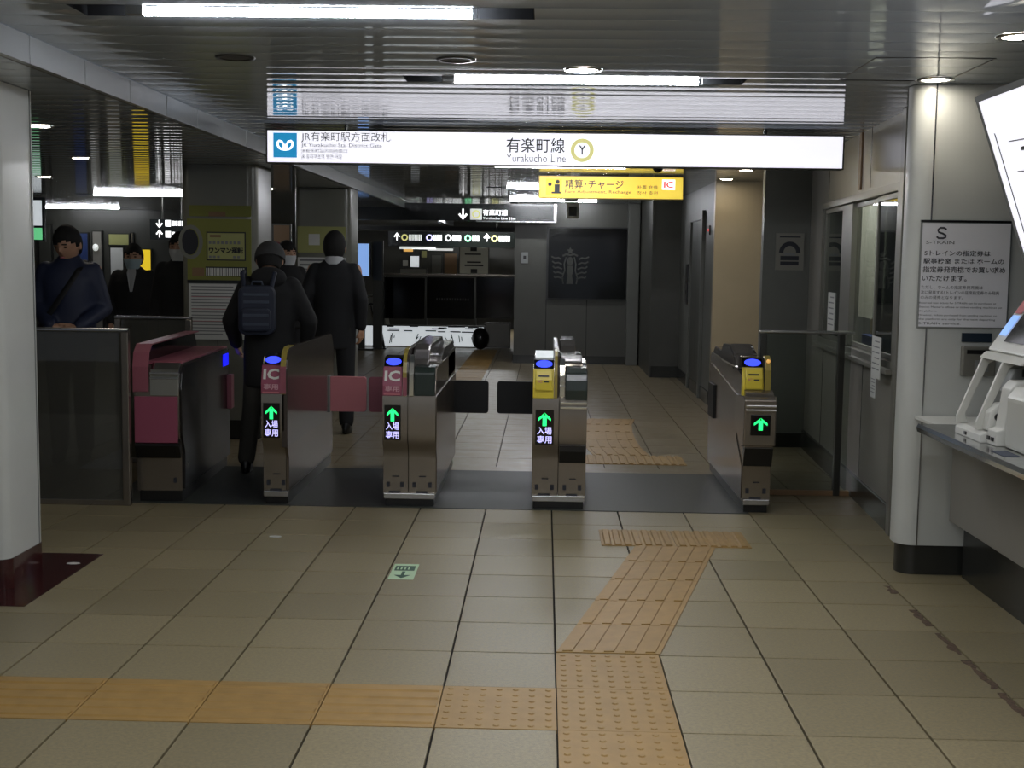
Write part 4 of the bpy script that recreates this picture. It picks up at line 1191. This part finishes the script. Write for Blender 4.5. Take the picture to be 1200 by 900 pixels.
# ================================================================== FAR BACKGROUND
def bgx(px, Y, X0=0): return (px-638.6)/1469*Y+Y*0-.0*X0
def BXZ(px, py, Y):
    # same projection as the camera, used to lay out far things at their real depth
    d = a_*((px-600)/F_PX)+b_*((450-py)/F_PX)+fw
    k = Y/d.y
    return d.x*k, CAM_H+d.z*k
def panel(name, label, cat, px0, py0, px1, py1, Y, m, depth=.06, group=None, parent=None):
    x0, z1 = BXZ(px0, py0, Y); x1, z0 = BXZ(px1, py1, Y)
    cx = (x0+x1)/2
    if parent is None:
        t = thing(name, label, cat, (cx, Y, z0), 0, group)
        obj('case', MB().box(x0-cx, x1-cx, .004, depth, 0, z1-z0), 'dark_steel', t)
        obj('face', MB().box(x0-cx+.02, x1-cx-.02, 0, .004, .02, z1-z0-.02), m, t)
        return t
# low white board and railing
t = panel('low_map_board', 'low bright white printed board at the far end of the passage', 'board', 425, 380, 568, 408, 21.7, 'lit_white_dim')
random.seed(5)
marks([(-.75+random.random()*1.6, 0, 0, 0) for k in range(0)]+[(u, u+.12+.1*random.random(), v, v+.02) for u, v in [(random.uniform(-.65, .8), random.uniform(.25, .36)) for k in range(16)]],
      lambda u, v: (u, -.003, v), 'ink', t, 'print', polys=sum([stroke([(x, .06+.1*random.random()), (x+random.uniform(-.05, .05), .18+.06*random.random())], .015) for x in [random.uniform(-.6, .9) for k in range(14)]], []))
panel('side_panel', 'plain brown grey low panel right of the white board', 'panel', 568.5, 378, 598, 408, 21.7, 'wall_panel')
gp = thing('dark_glass_partition', 'black glass partition of three panes above the low white board', 'partition', (0, 21.82, 0))
for a, b in ((450, 497), (500, 555), (558, 603)):
    x0, z1 = BXZ(a, 325, 21.75); x1, z0 = BXZ(b, 374, 21.75)
    obj('pane', MB().box(x0, x1, -.01, .01, z0, z1), 'black_glass', gp)
for a in (449, 498.5, 556.5):
    x0, z1 = BXZ(a-1, 323, 21.75); x1, z0 = BXZ(a+1, 408, 21.75)
    obj('post', MB().box(x0, x1, .0, .05, 0, z1), 'dark_steel', gp)
x0, z1 = BXZ(445, 322, 21.75); x1, _ = BXZ(603, 325, 21.75)
obj('top_rail', MB().box(x0, x1, -.02, .05, z1, z1+.03), 'steel', gp)
xa_, za_ = BXZ(511, 352, 21.7)
marks([(xa_+.045*k, xa_+.045*k+.025, za_, za_+.04) for k in range(13)], lambda u, v: (u, -.06, v), 'faint_logo', gp, 'faint_print')
o = tag(obj('round_bin', MB().sphere((BXZ(563, 398, 21.3)[0], 21.3, .19), (.15, .15, .19), 16, 10), 'black', smooth=True), 'black rounded bin in front of the low white board', 'bin')
# handrail
hr = thing('handrail', 'black slanting handrail leaning before the far white board', 'handrail', (0, 21.1, 0))
A0 = BXZ(432, 358, 21.1); A1 = BXZ(449, 408, 21.1); A2 = BXZ(441, 358, 21.1); A3 = BXZ(434, 358, 21.1)
obj('rail', MB().tube([(A0[0], 0, A0[1]), (A0[0]+.03, 0, A0[1]+.03), (A2[0], 0, A2[1]), (A1[0]+.02, 0, 0)], .022, 8), 'black', hr)
obj('rail', MB().tube([(A0[0]+.0, .2, A0[1]), (A1[0]-.10, .2, 0)], .018, 8), 'metal_lit', hr)
obj('foot', MB().box(A1[0]-.2, A1[0]+.05, -.05, .25, 0, .02), 'black', hr)
# grey sloped desk
dk = thing('sloped_desk', 'grey sloped desk with shiny rim beside the blue screen', 'desk', (0, 21.95, 0))
D0 = BXZ(427, 350, 21.95); D1 = BXZ(449, 344, 21.95)
obj('body', MB().prism([(D0[0], 0), (D0[0], D0[1]), (D1[0]-.05, D1[1]-.03), (D1[0]+.06, .35), (D1[0]+.06, 0)], 0, .5, 'y'), 'column_dim', dk, bevel=.01)
obj('rim', MB().tube([(D0[0]-.02, -.01, D0[1]+.02), (D1[0]-.02, -.01, D1[1]+.0)], .022, 8), 'chrome', dk)
# blue monitor
t = panel('blue_monitor', 'bright pale blue upright screen left of the far black partition', 'screen', 413, 284, 434, 325, 20.7, 'lit_screen', depth=.12)
obj('stand', MB().box(-.05, .05, .03, .12, -t.location.z, 0).box(-.2, .2, 0, .3, -t.location.z, -t.location.z+.03), 'dark_steel', t)
t2 = panel('screen_surround', 'dark blue upright panel just right of the pale blue screen', 'panel', 436, 282, 449, 330, 21, 'navy')
obj('stand', MB().box(-.08, .08, .02, .06, -t2.location.z, 0), 'dark_steel', t2)
panel('overhead_beam', 'dark overhead beam over the far end of the passage', 'beam', 410, 263, 606, 272, 22, 'black', depth=.3)
# shops beyond
struct('wall_far_shop', MB().box(-6.5, -.45, 28.07, 28.2, 0, CEIL), 'wall_dark', label='dim back wall of the far shop')
for px0, py0, px1, py1, Y, m, lb in (
    (480, 299, 492, 314, 28, 'lit_white_dim', 'brightest white square display in the far shop'),
    (471, 304, 479, 313, 28, 'paper', 'small pale display at the left of the far shop'),
    (493, 293, 501, 303, 28, 'olive_light', 'small olive display right of the bright square in the far shop'),
    (472, 288, 485, 296, 28, 'lit_orange', 'small orange lit sign in the far shop'),
    (500, 290, 532, 295, 28, 'lit_text', 'thin white lit strip in the far shop'),
    (590, 287, 604, 291, 28, 'lit_text', 'short white lit strip at the right of the far shop'),
    (468, 314, 500, 322, 28, 'column_dim', 'pale counter front in the far shop'),
    (505, 298, 518, 322, 28, 'wall_grey', 'dim grey upright panel in the far shop'),
    (520, 296, 536, 322, 28, 'brown_poster', 'brownish upright panel in the far shop')):
    panel('shop_display', lb, 'display', px0, py0, px1, py1, Y, m, group='displays in the far shop')
t = panel('poster_pillar', 'pale pillar with dark notices in the far shop', 'pillar', 538, 286, 573, 322, 27, 'column')
marks([(-.08, .06, .50, .62), (-.2, .15, .42, .45), (-.15, .15, .25, .28), (-.2, .2, .18, .21), (-.07, .07, .03, .12)], lambda u, v: (u, -.003, v), 'ink', t, 'print')
# left hall background
for px0, py0, px1, py1, Y, m, lb in (
    (44, 262, 62, 330, 20.54, 'wall_dark', 'dark doorway panel behind the man in the navy jacket'),
    (88, 272, 105, 345, 20.54, 'blue_banner', 'dark blue banner behind the man in the navy jacket'),
    (107, 270, 122, 395, 20.54, 'wall_panel', 'pale pillar panel right of the blue banner'),
    (157, 291, 178, 325, 20.54, 'lit_yellow_dim', 'bright yellow lit panel behind the masked man'),
    (128, 289, 146, 340, 20.54, 'paper', 'white poster left of the yellow lit panel'),
    (126, 273, 152, 288.5, 20.54, 'olive_light', 'dull beige sign over the white poster'),
    (153, 272, 156.5, 290, 20.54, 'wall_beige', 'beige sign over the yellow lit panel'),
    (126, 342, 146, 400, 20.54, 'wall_beige', 'beige lower panel under the white poster')):
    panel('shopfront_panel', lb, 'panel', px0, py0, px1, py1, Y, m, group='shopfront panels in the left hall')
sf = struct('wall_left_shops', MB().box(-14, -5.6, 20.6, 20.8, 0, LOWC), 'wall_dark', label='dark shopfront wall in the left hall')
o = tag(obj('wall_lamp', MB().sphere((BXZ(112, 290, 20.5)[0], 20.5, BXZ(112, 290, 20.5)[1]), (.05, .04, .06), 10, 8), 'lit_text', smooth=True), 'small round white lamp on the pale pillar panel', 'lamp')
t = panel('hanging_lantern', 'small white lit lantern between the two poster columns', 'lantern', 311, 262, 317, 283, 16.5, 'lit_white_dim')
obj('cord', MB().tube([(0, .03, BXZ(311, 262, 16.5)[1]-t.location.z), (0, .03, LOWC+.01-t.location.z)], .006, 6), 'dark_steel', t)
panel('brown_wall_poster', 'brown poster between the two poster columns', 'poster', 319, 262, 341, 300, 17.5, 'brown_poster')
panel('tall_grey_panel', 'tall grey panel between the two poster columns', 'panel', 298, 300, 345, 420, 17.6, 'wall_dark')

# ================================================================== PEOPLE
def remesh(mb, name, m, parent, voxel=.008, smooth_it=4, extra=None):
    me = bpy.data.meshes.new(name); me.from_pydata(mb.v, [], mb.f)
    bm = bmesh.new(); bm.from_mesh(me); bmesh.ops.recalc_face_normals(bm, faces=bm.faces); bm.to_mesh(me); bm.free()
    o = bpy.data.objects.new(name, me); COL.objects.link(o)
    r = o.modifiers.new('r', 'REMESH'); r.mode = 'VOXEL'; r.voxel_size = voxel
    s = o.modifiers.new('s', 'SMOOTH'); s.factor = .5; s.iterations = smooth_it
    dg = bpy.context.evaluated_depsgraph_get(); dg.update()
    ev_ = bpy.data.meshes.new_from_object(o.evaluated_get(dg))
    bpy.data.objects.remove(o)
    ev_.name = name; ev_.shade_smooth()
    return link(name, ev_, m, parent)

def lerp(a, b, t): return tuple(a[i]+(b[i]-a[i])*t for i in range(3))
def limb(mb, pts, rad, n=14):
    # rounded chain
    P_ = []; R_ = []
    for i in range(len(pts)-1):
        for k in range(5):
            t = k/5; P_.append(lerp(pts[i], pts[i+1], t)); R_.append(rad[i]+(rad[i+1]-rad[i])*t)
    P_.append(pts[-1]); R_.append(rad[-1])
    mb.tube(P_, R_, n)
    for p, r in zip(pts, rad): mb.sphere(p, r*.99, 12, 8)

def hand(mb, wrist, d, palm_n, s=1):
    """hand with five curled fingers; d = direction of fingers, palm_n = palm normal"""
    d = Vector(d).normalized(); nrm = Vector(palm_n).normalized(); side = d.cross(nrm).normalized()
    w0 = Vector(wrist)
    mb.tube([w0-d*.01, w0+d*.03, w0+d*.085], [(.024, .024), (.036, .018), (.040, .015)], 12) if abs(side.x) > .5 else mb.tube([w0-d*.01, w0+d*.03, w0+d*.085], [.026, .027, .024], 12)
    for k, (off, ln) in enumerate(((-.028, .066), (-.009, .076), (.010, .072), (.027, .056))):
        b0 = w0+d*.078+side*off
        b1 = b0+d*ln*.45+nrm*.006; b2 = b1+d*ln*.3+nrm*.018; b3 = b2+d*ln*.12+nrm*.022
        mb.tube([b0-d*.02, b0, b1, b2, b3], [.0095, .0095, .009, .008, .0065], 8)
    t0 = w0+d*.025-side*.03*s; t1 = t0+d*.03-side*.018*s+nrm*.01; t2 = t1+d*.028+nrm*.012
    mb.tube([w0+d*.02, t0, t1, t2], [.012, .0115, .0105, .008], 8)

def person(label, loc, rz, height=1.7, top='coat_black', legs='trousers_dark', arms=None, stance=(.09, .09, 0, 0), head_tilt=.0, head_turn=0,
           hair='short', mask=None, coat_len=.80, bulk=1.0, cap=None, collar=None, shirt=None, face=True, hair_m='hair', hood_=False):
    s = height/1.7
    root = thing('person', label, 'person', loc, rz)
    root.scale = (s, s, s)
    # joints (facing -Y)
    lf, rf, ly, ry = stance
    hipL, hipR = (-.09, 0, .90), (.09, 0, .90)
    anL, anR = (-lf, ly, .09), (rf, ry, .09)
    knL = lerp(hipL, anL, .5); knL = (knL[0], knL[1]-.025, .49); knR = lerp(hipR, anR, .5); knR = (knR[0], knR[1]-.025, .49)
    shL, shR = (-.185, .0, 1.40), (.185, .0, 1.40)
    arms = arms or {'L': ((-.235, .03, 1.12), (-.25, -.02, .87)), 'R': ((.235, .03, 1.12), (.25, -.02, .87))}
    # head frame
    hc = Vector((0, -.012-.06*math.sin(head_tilt), 1.585-.012*abs(head_tilt)))
    Rh = Matrix.Rotation(head_turn, 3, 'Z') @ Matrix.Rotation(head_tilt, 3, 'X')
    def skull(dv, p):
        q = Vector(p)
        if dv.z < 0:
            k = min(1, -dv.z*1.1)
            q.x *= 1-.32*k; q.y *= (1-.12*k) if dv.y < 0 else (1-.35*k)
        if dv.y < 0:
            nx_ = max(0, 1-abs(dv.x)/.16); nz_ = max(0, 1-abs(dv.z+.08)/.28)
            q.y -= .026*nx_*nz_                       # nose
            ex = max(0, 1-abs(abs(dv.x)-.34)/.2); ez = max(0, 1-abs(dv.z-.06)/.13)
            q.y += .012*ex*ez                         # eye sockets
            q.y -= .006*max(0, 1-abs(dv.x)/.3)*max(0, 1-abs(dv.z+.55)/.1)   # lips
            q.y -= .008*max(0, 1-abs(dv.x)/.3)*max(0, 1-abs(dv.z+.9)/.15)   # chin
        return q
    def H(p): return hc+Rh@Vector((p[0]*1.16, p[1]*1.08, p[2]*1.08))
    mb = MB()
    hb_ = MB().sphere((0, 0, 0), (.078, .095, .122), 40, 28, skull)
    mb.add([H(v) for v in hb_.v], hb_.f)
    for e in (-1, 1):
        eb = MB().sphere((e*.079, .008, -.005), (.010, .02, .032), 10, 8)
        mb.add([H(v) for v in eb.v], eb.f)
    limb(mb, [(0, .012, 1.36), (0, .01, 1.48), tuple(H((0, .012, -.04)))], [.06, .054, .052])
    tor = [((0, 0, .86), (.145, .10)), ((0, 0, .97), (.145, .10)), ((0, 0, 1.10), (.13, .09)), ((0, 0, 1.25), (.155, .10)), ((0, 0, 1.37), (.165, .095)), ((0, .005, 1.43), (.12, .075)), ((0, .01, 1.46), (.06, .06))]
    mb.tube([a for a, b in tor], [b for a, b in tor], 24)
    for sh, sd_ in ((shL, 'L'), (shR, 'R')):
        el, wr_ = arms[sd_][:2]
        limb(mb, [sh, el, wr_], [.048, .038, .026])
        dd = Vector(wr_)-Vector(el)
        hd = arms[sd_][2] if len(arms[sd_]) > 2 else dd
        pn = arms[sd_][3] if len(arms[sd_]) > 3 else ((1, -.3, 0) if sd_ == 'L' else (-1, -.3, 0))
        pn = Vector(pn); hd = Vector(hd).normalized(); pn = (pn-hd*pn.dot(hd)).normalized()
        hand(mb, wr_, hd, pn, 1 if sd_ == 'L' else -1)
    for hp, kn, an in ((hipL, knL, anL), (hipR, knR, anR)):
        limb(mb, [hp, kn, an], [.075, .05, .038])
        limb(mb, [(an[0], an[1]+.03, .05), (an[0], an[1]-.13, .035)], [.036, .028])
    remesh(mb, 'body', 'skin', root, .0075, 2)
    # trousers
    tb = MB()
    for hp, kn, an in ((hipL, knL, anL), (hipR, knR, anR)):
        limb(tb, [hp, kn, (an[0], an[1]+.005, .11)], [.098, .075, .064])
    tb.tube([(0, 0, .82), (0, 0, .88), (0, 0, .98)], [(.15, .115), (.165, .125), (.15, .11)], 24)
    remesh(tb, 'trousers', legs, root, .011, 3)
    for an in (anL, anR):
        sb_ = MB()
        sb_.sphere((an[0], an[1]-.05, .045), (.045, .135, .042), 16, 10, lambda dv, p: Vector((p.x*(1-.15*max(0, -dv.y)), p.y, max(p.z, -.042) if dv.z > -.3 else -.043)))
        sb_.sphere((an[0], an[1]+.02, .07), (.043, .055, .055), 12, 8)
        remesh(sb_, 'shoe', 'shoe', root, .009, 2)
    # coat
    cb = MB(); B = bulk
    rings = [((0, 0, coat_len), (.180*B, .135*B)), ((0, 0, .92), (.178*B, .133*B)), ((0, 0, 1.06), (.168*B, .125*B)), ((0, 0, 1.22), (.182*B, .130*B)), ((0, 0, 1.34), (.205*B, .122*B)),
             ((0, .0, 1.41), (.178*B, .10*B)), ((0, .005, 1.465), (.105, .085)), ((0, .008, 1.50), (.072, .072))]
    cb.tube([a for a, b in rings], [b for a, b in rings], 28)
    for sh, sd_ in ((shL, 'L'), (shR, 'R')):
        el, wr_ = arms[sd_][:2]
        w2 = lerp(el, wr_, .93)
        limb(cb, [lerp(sh, (0, 0, 1.32), .14), el, w2], [.072*B, .062*B, .048*B])
    coat = remesh(cb, 'coat', top, root, .011, 14)
    if hood_:
        hd_ = MB().sphere((0, .075, 1.455), (.135, .075, .085), 20, 12).tube([(0, .01, 1.42), (0, .01, 1.50)], [(.11, .10), (.095, .09)], 20)
        remesh(hd_, 'hood', top, root, .011, 6)
    if collar:
        c_ = MB().tube([(0, .008, 1.44), (0, .008, 1.485), (0, .004, 1.512)], [(.095, .09), (.084, .082), (.07, .072)], 20)
        remesh(c_, 'collar', collar, root, .011, 2)
    if shirt:
        obj('shirt_front', MB().quadbox([(-.012, -.131*B-.004, 1.24), (.012, -.131*B-.004, 1.24), (.045, -.106*B-.004, 1.43), (.035, -.085, 1.485), (-.035, -.085, 1.485), (-.045, -.106*B-.004, 1.43)], .01, (0, -1, 0)), shirt, root)
    # hair
    if hair:
        hb2 = MB().sphere((0, .004, .012), (.086, .104, .128), 36, 26)
        keepf = []
        for f in hb2.f:
            c_ = sum((Vector(hb2.v[i]) for i in f), Vector())/len(f)
            fy, fz, fx = c_.y, c_.z, abs(c_.x)
            low = {'short': -.06, 'bob': -.12}.get(hair, -.06)
            brow = .045+.012*math.sin(c_.x*60)
            if fy > .015: ok = fz > low-.01
            elif fy > -.03: ok = fz > .0
            else: ok = fz > brow
            if ok: keepf.append(f)
        used = sorted({i for f in keepf for i in f}); mp_ = {i: k for k, i in enumerate(used)}
        me = bpy.data.meshes.new('hair')
        vs = []
        for i in used:
            v = Vector(hb2.v[i]); nn = noise.noise(v*40)*.006
            vs.append(H(v*(1+nn*8*.5)))
        me.from_pydata([tuple(v) for v in vs], [], [tuple(mp_[i] for i in f) for f in keepf])
        o = bpy.data.objects.new('hair', me); COL.objects.link(o)
        md = o.modifiers.new('s', 'SOLIDIFY'); md.thickness = .014; md.offset = -1
        dg = bpy.context.evaluated_depsgraph_get(); dg.update()
        me2 = bpy.data.meshes.new_from_object(o.evaluated_get(dg)); bpy.data.objects.remove(o)
        me2.shade_smooth(); link('hair', me2, hair_m, root)
    if face:
        for e in (-1, 1):
            eb = MB().sphere((e*.030, -.083, .008), (.013, .006, .006), 10, 6)
            ob = obj('eye', MB().add([H(v) for v in eb.v], eb.f), 'eye', root, smooth=True)
            br = MB().box(e*.03-.016, e*.03+.016, -.094, -.084, .026, .032)
            obj('eyebrow', MB().add([H(v) for v in br.v], br.f), 'hair', root)
        if not mask:
            lp = MB().sphere((0, -.088, -.062), (.021, .007, .006), 10, 6)
            obj('lips', MB().add([H(v) for v in lp.v], lp.f), 'flap_pink', root, smooth=True)
    if mask:
        mk = MB(); nU, nV = 14, 10
        vs = []
        for j in range(nV+1):
            z = -.012-.095*j/nV
            for i in range(nU+1):
                a = -1.25+2.5*i/nU
                k = 1-.30*max(0, (-z-.04)/.07)
                x = math.sin(a)*.080*k; y = -math.cos(a)*.102*(1-.1*max(0, (-z-.05)/.06))-.012*max(0, 1-abs(a)/.5)*max(0, 1-abs(z+.03)/.05)
                vs.append(H((x, y, z)))
        fs = [(j*(nU+1)+i, j*(nU+1)+i+1, (j+1)*(nU+1)+i+1, (j+1)*(nU+1)+i) for j in range(nV) for i in range(nU)]
        mk.add(vs, fs)
        obj('face_mask', mk, mask, root, smooth=True)
        for e in (-1, 1):
            lo = MB().tube([H((e*.076, -.03, -.02)), H((e*.086, .0, -.0)), H((e*.086, .012, .012))], .0025, 6)
            obj('ear_loop', lo, mask, root)
    if cap:
        cbm = MB()
        cp_ = MB().sphere((0, .004, .03), (.097, .114, .112), 28, 16, lambda dv, p: Vector((p.x, p.y, max(p.z, -.005))))
        cbm.add([H(v) for v in cp_.v], cp_.f)
        obj('cap', cbm, cap, root, smooth=True)
        bn = MB().tube([(0, .004, .0), (0, .004, .04)], [(.099, .116), (.098, .115)], 28)
        obj('cap_band', MB().add([H(v) for v in bn.v], bn.f), cap, root, smooth='a')
    return root, H

# man in the black suit, seen from behind
pm_, Hm = person('man in a black suit seen from behind, walking through the gates', (-1.82, 10.85, 0), PI, 1.72, 'suit_black', 'suit_black',
    arms={'L': ((-.235, .03, 1.14), (-.23, .0, .90)), 'R': ((.255, .06, 1.13), (.19, -.14, 1.0), (-.6, -.8, .1), (0, 0, 1))},
    stance=(.12, .10, .10, -.10), coat_len=.72, bulk=1.0, face=True, hair='short', collar='shirt_white')
# person with the backpack, seen from behind
pb_, Hb = person('person in a dark hooded jacket and grey cap seen from behind', (-1.93, 8.78, 0), PI+.12, 1.60, 'coat_black', 'trousers_grey',
    arms={'L': ((-.29, -.02, 1.13), (-.26, -.14, .95)), 'R': ((.29, -.02, 1.13), (.26, -.14, .95))},
    stance=(.10, .17, -.05, .08), coat_len=.64, bulk=1.1, head_tilt=.45, face=False, hair='short', cap='cap_grey', hood_=True)
# backpack (held: a thing of its own)
bp = thing('backpack', 'navy backpack with grey panels on the capped person\'s back', 'backpack', (-1.965, 8.55, .98), .12)
obj('main_bag', MB().prism(rounded_rect(-.125, .125, 0, .34, .06, 6), -.075, .05, 'y'), 'backpack_navy', bp, bevel=.03)
obj('front_pocket', MB().prism(rounded_rect(-.10, .10, .03, .19, .04, 5), -.11, -.07, 'y'), 'backpack_navy', bp, bevel=.015)
for z in (.07, .13, .22, .27):
    obj('web_band', MB().box(-.085, .085, -.114 if z < .2 else -.080, -.10 if z < .2 else -.070, z, z+.018), 'backpack_grey', bp, bevel=.002)
obj('top_handle', MB().tube([(-.04, -.0, .33), (-.03, -.0, .365), (.03, -.0, .365), (.04, -.0, .33)], .008, 8), 'backpack_grey', bp, smooth='a')
for e in (-1, 1):
    obj('shoulder_strap', MB().tube([(e*.09, .03, .31), (e*.11, .08, .42), (e*.12, .26, .43)], .016, 8), 'backpack_navy', bp, smooth='a')
# man in navy jacket
p1, H1 = person('man in a navy puffer jacket with bowed head behind the left barrier', (-3.47, 9.1, 0), .15, 1.70, 'puffer_navy', 'trousers_dark',
    arms={'L': ((-.225, .0, 1.13), (-.085, -.20, 1.00), (.95, -.05, -.12), (0, 1, .2)), 'R': ((.235, .02, 1.12), (.10, -.225, .995), (-.95, -.05, -.12), (0, 1, .2))},
    bulk=1.08, coat_len=.76, head_tilt=.30, head_turn=-.35, hair='short', collar='puffer_navy')
stp = thing('shoulder_bag', 'black crossbody bag with strap worn by the navy jacketed man', 'bag', (-3.47, 9.1, 0), .15)
obj('strap', MB().tube([(.11, .02, 1.47), (.09, -.12, 1.40), (0, -.158, 1.25), (-.10, -.165, 1.10), (-.19, -.11, .98)], [(.022, .006)]*5, 8), 'strap_black', stp, smooth='a')
obj('pouch', MB().box(-.30, -.17, -.12, .04, .78, .98), 'strap_black', stp, bevel=.02)
# masked man in dark jacket
p2, H2 = person('masked man in a dark jacket and white shirt in the left hall', (-3.98, 12.1, 0), .1, 1.60, 'coat_black', 'trousers_grey',
    arms={'L': ((-.25, .02, 1.13), (-.22, -.10, .92)), 'R': ((.25, .02, 1.13), (.22, -.10, .92))}, stance=(.10, .10, -.08, .08),
    bulk=1.08, coat_len=.78, mask='mask_blue', shirt='shirt_white', hair='short')
p3, H3 = person('masked person in a black coat half hidden by the poster column', (-3.26, 11.2, 0), -.1, 1.70, 'coat_black', 'trousers_khaki',
    stance=(.10, .10, .06, -.06), bulk=1.12, coat_len=.74, mask='mask_white', hair='bob', collar='scarf_grey')
p4, H4 = person('dark haired person in a white mask glimpsed between the poster columns', (-2.68, 13.0, 0), .7, 1.66, 'coat_black', 'trousers_dark',
    mask='mask_white', hair='bob', bulk=1.05)
p5, H5 = person('distant person in a maroon cap behind the grey capped head', (-3.12, 14.6, 0), .3, 1.66, 'coat_black', 'trousers_dark',
    cap='cap_maroon', hair='short', bulk=1.05)
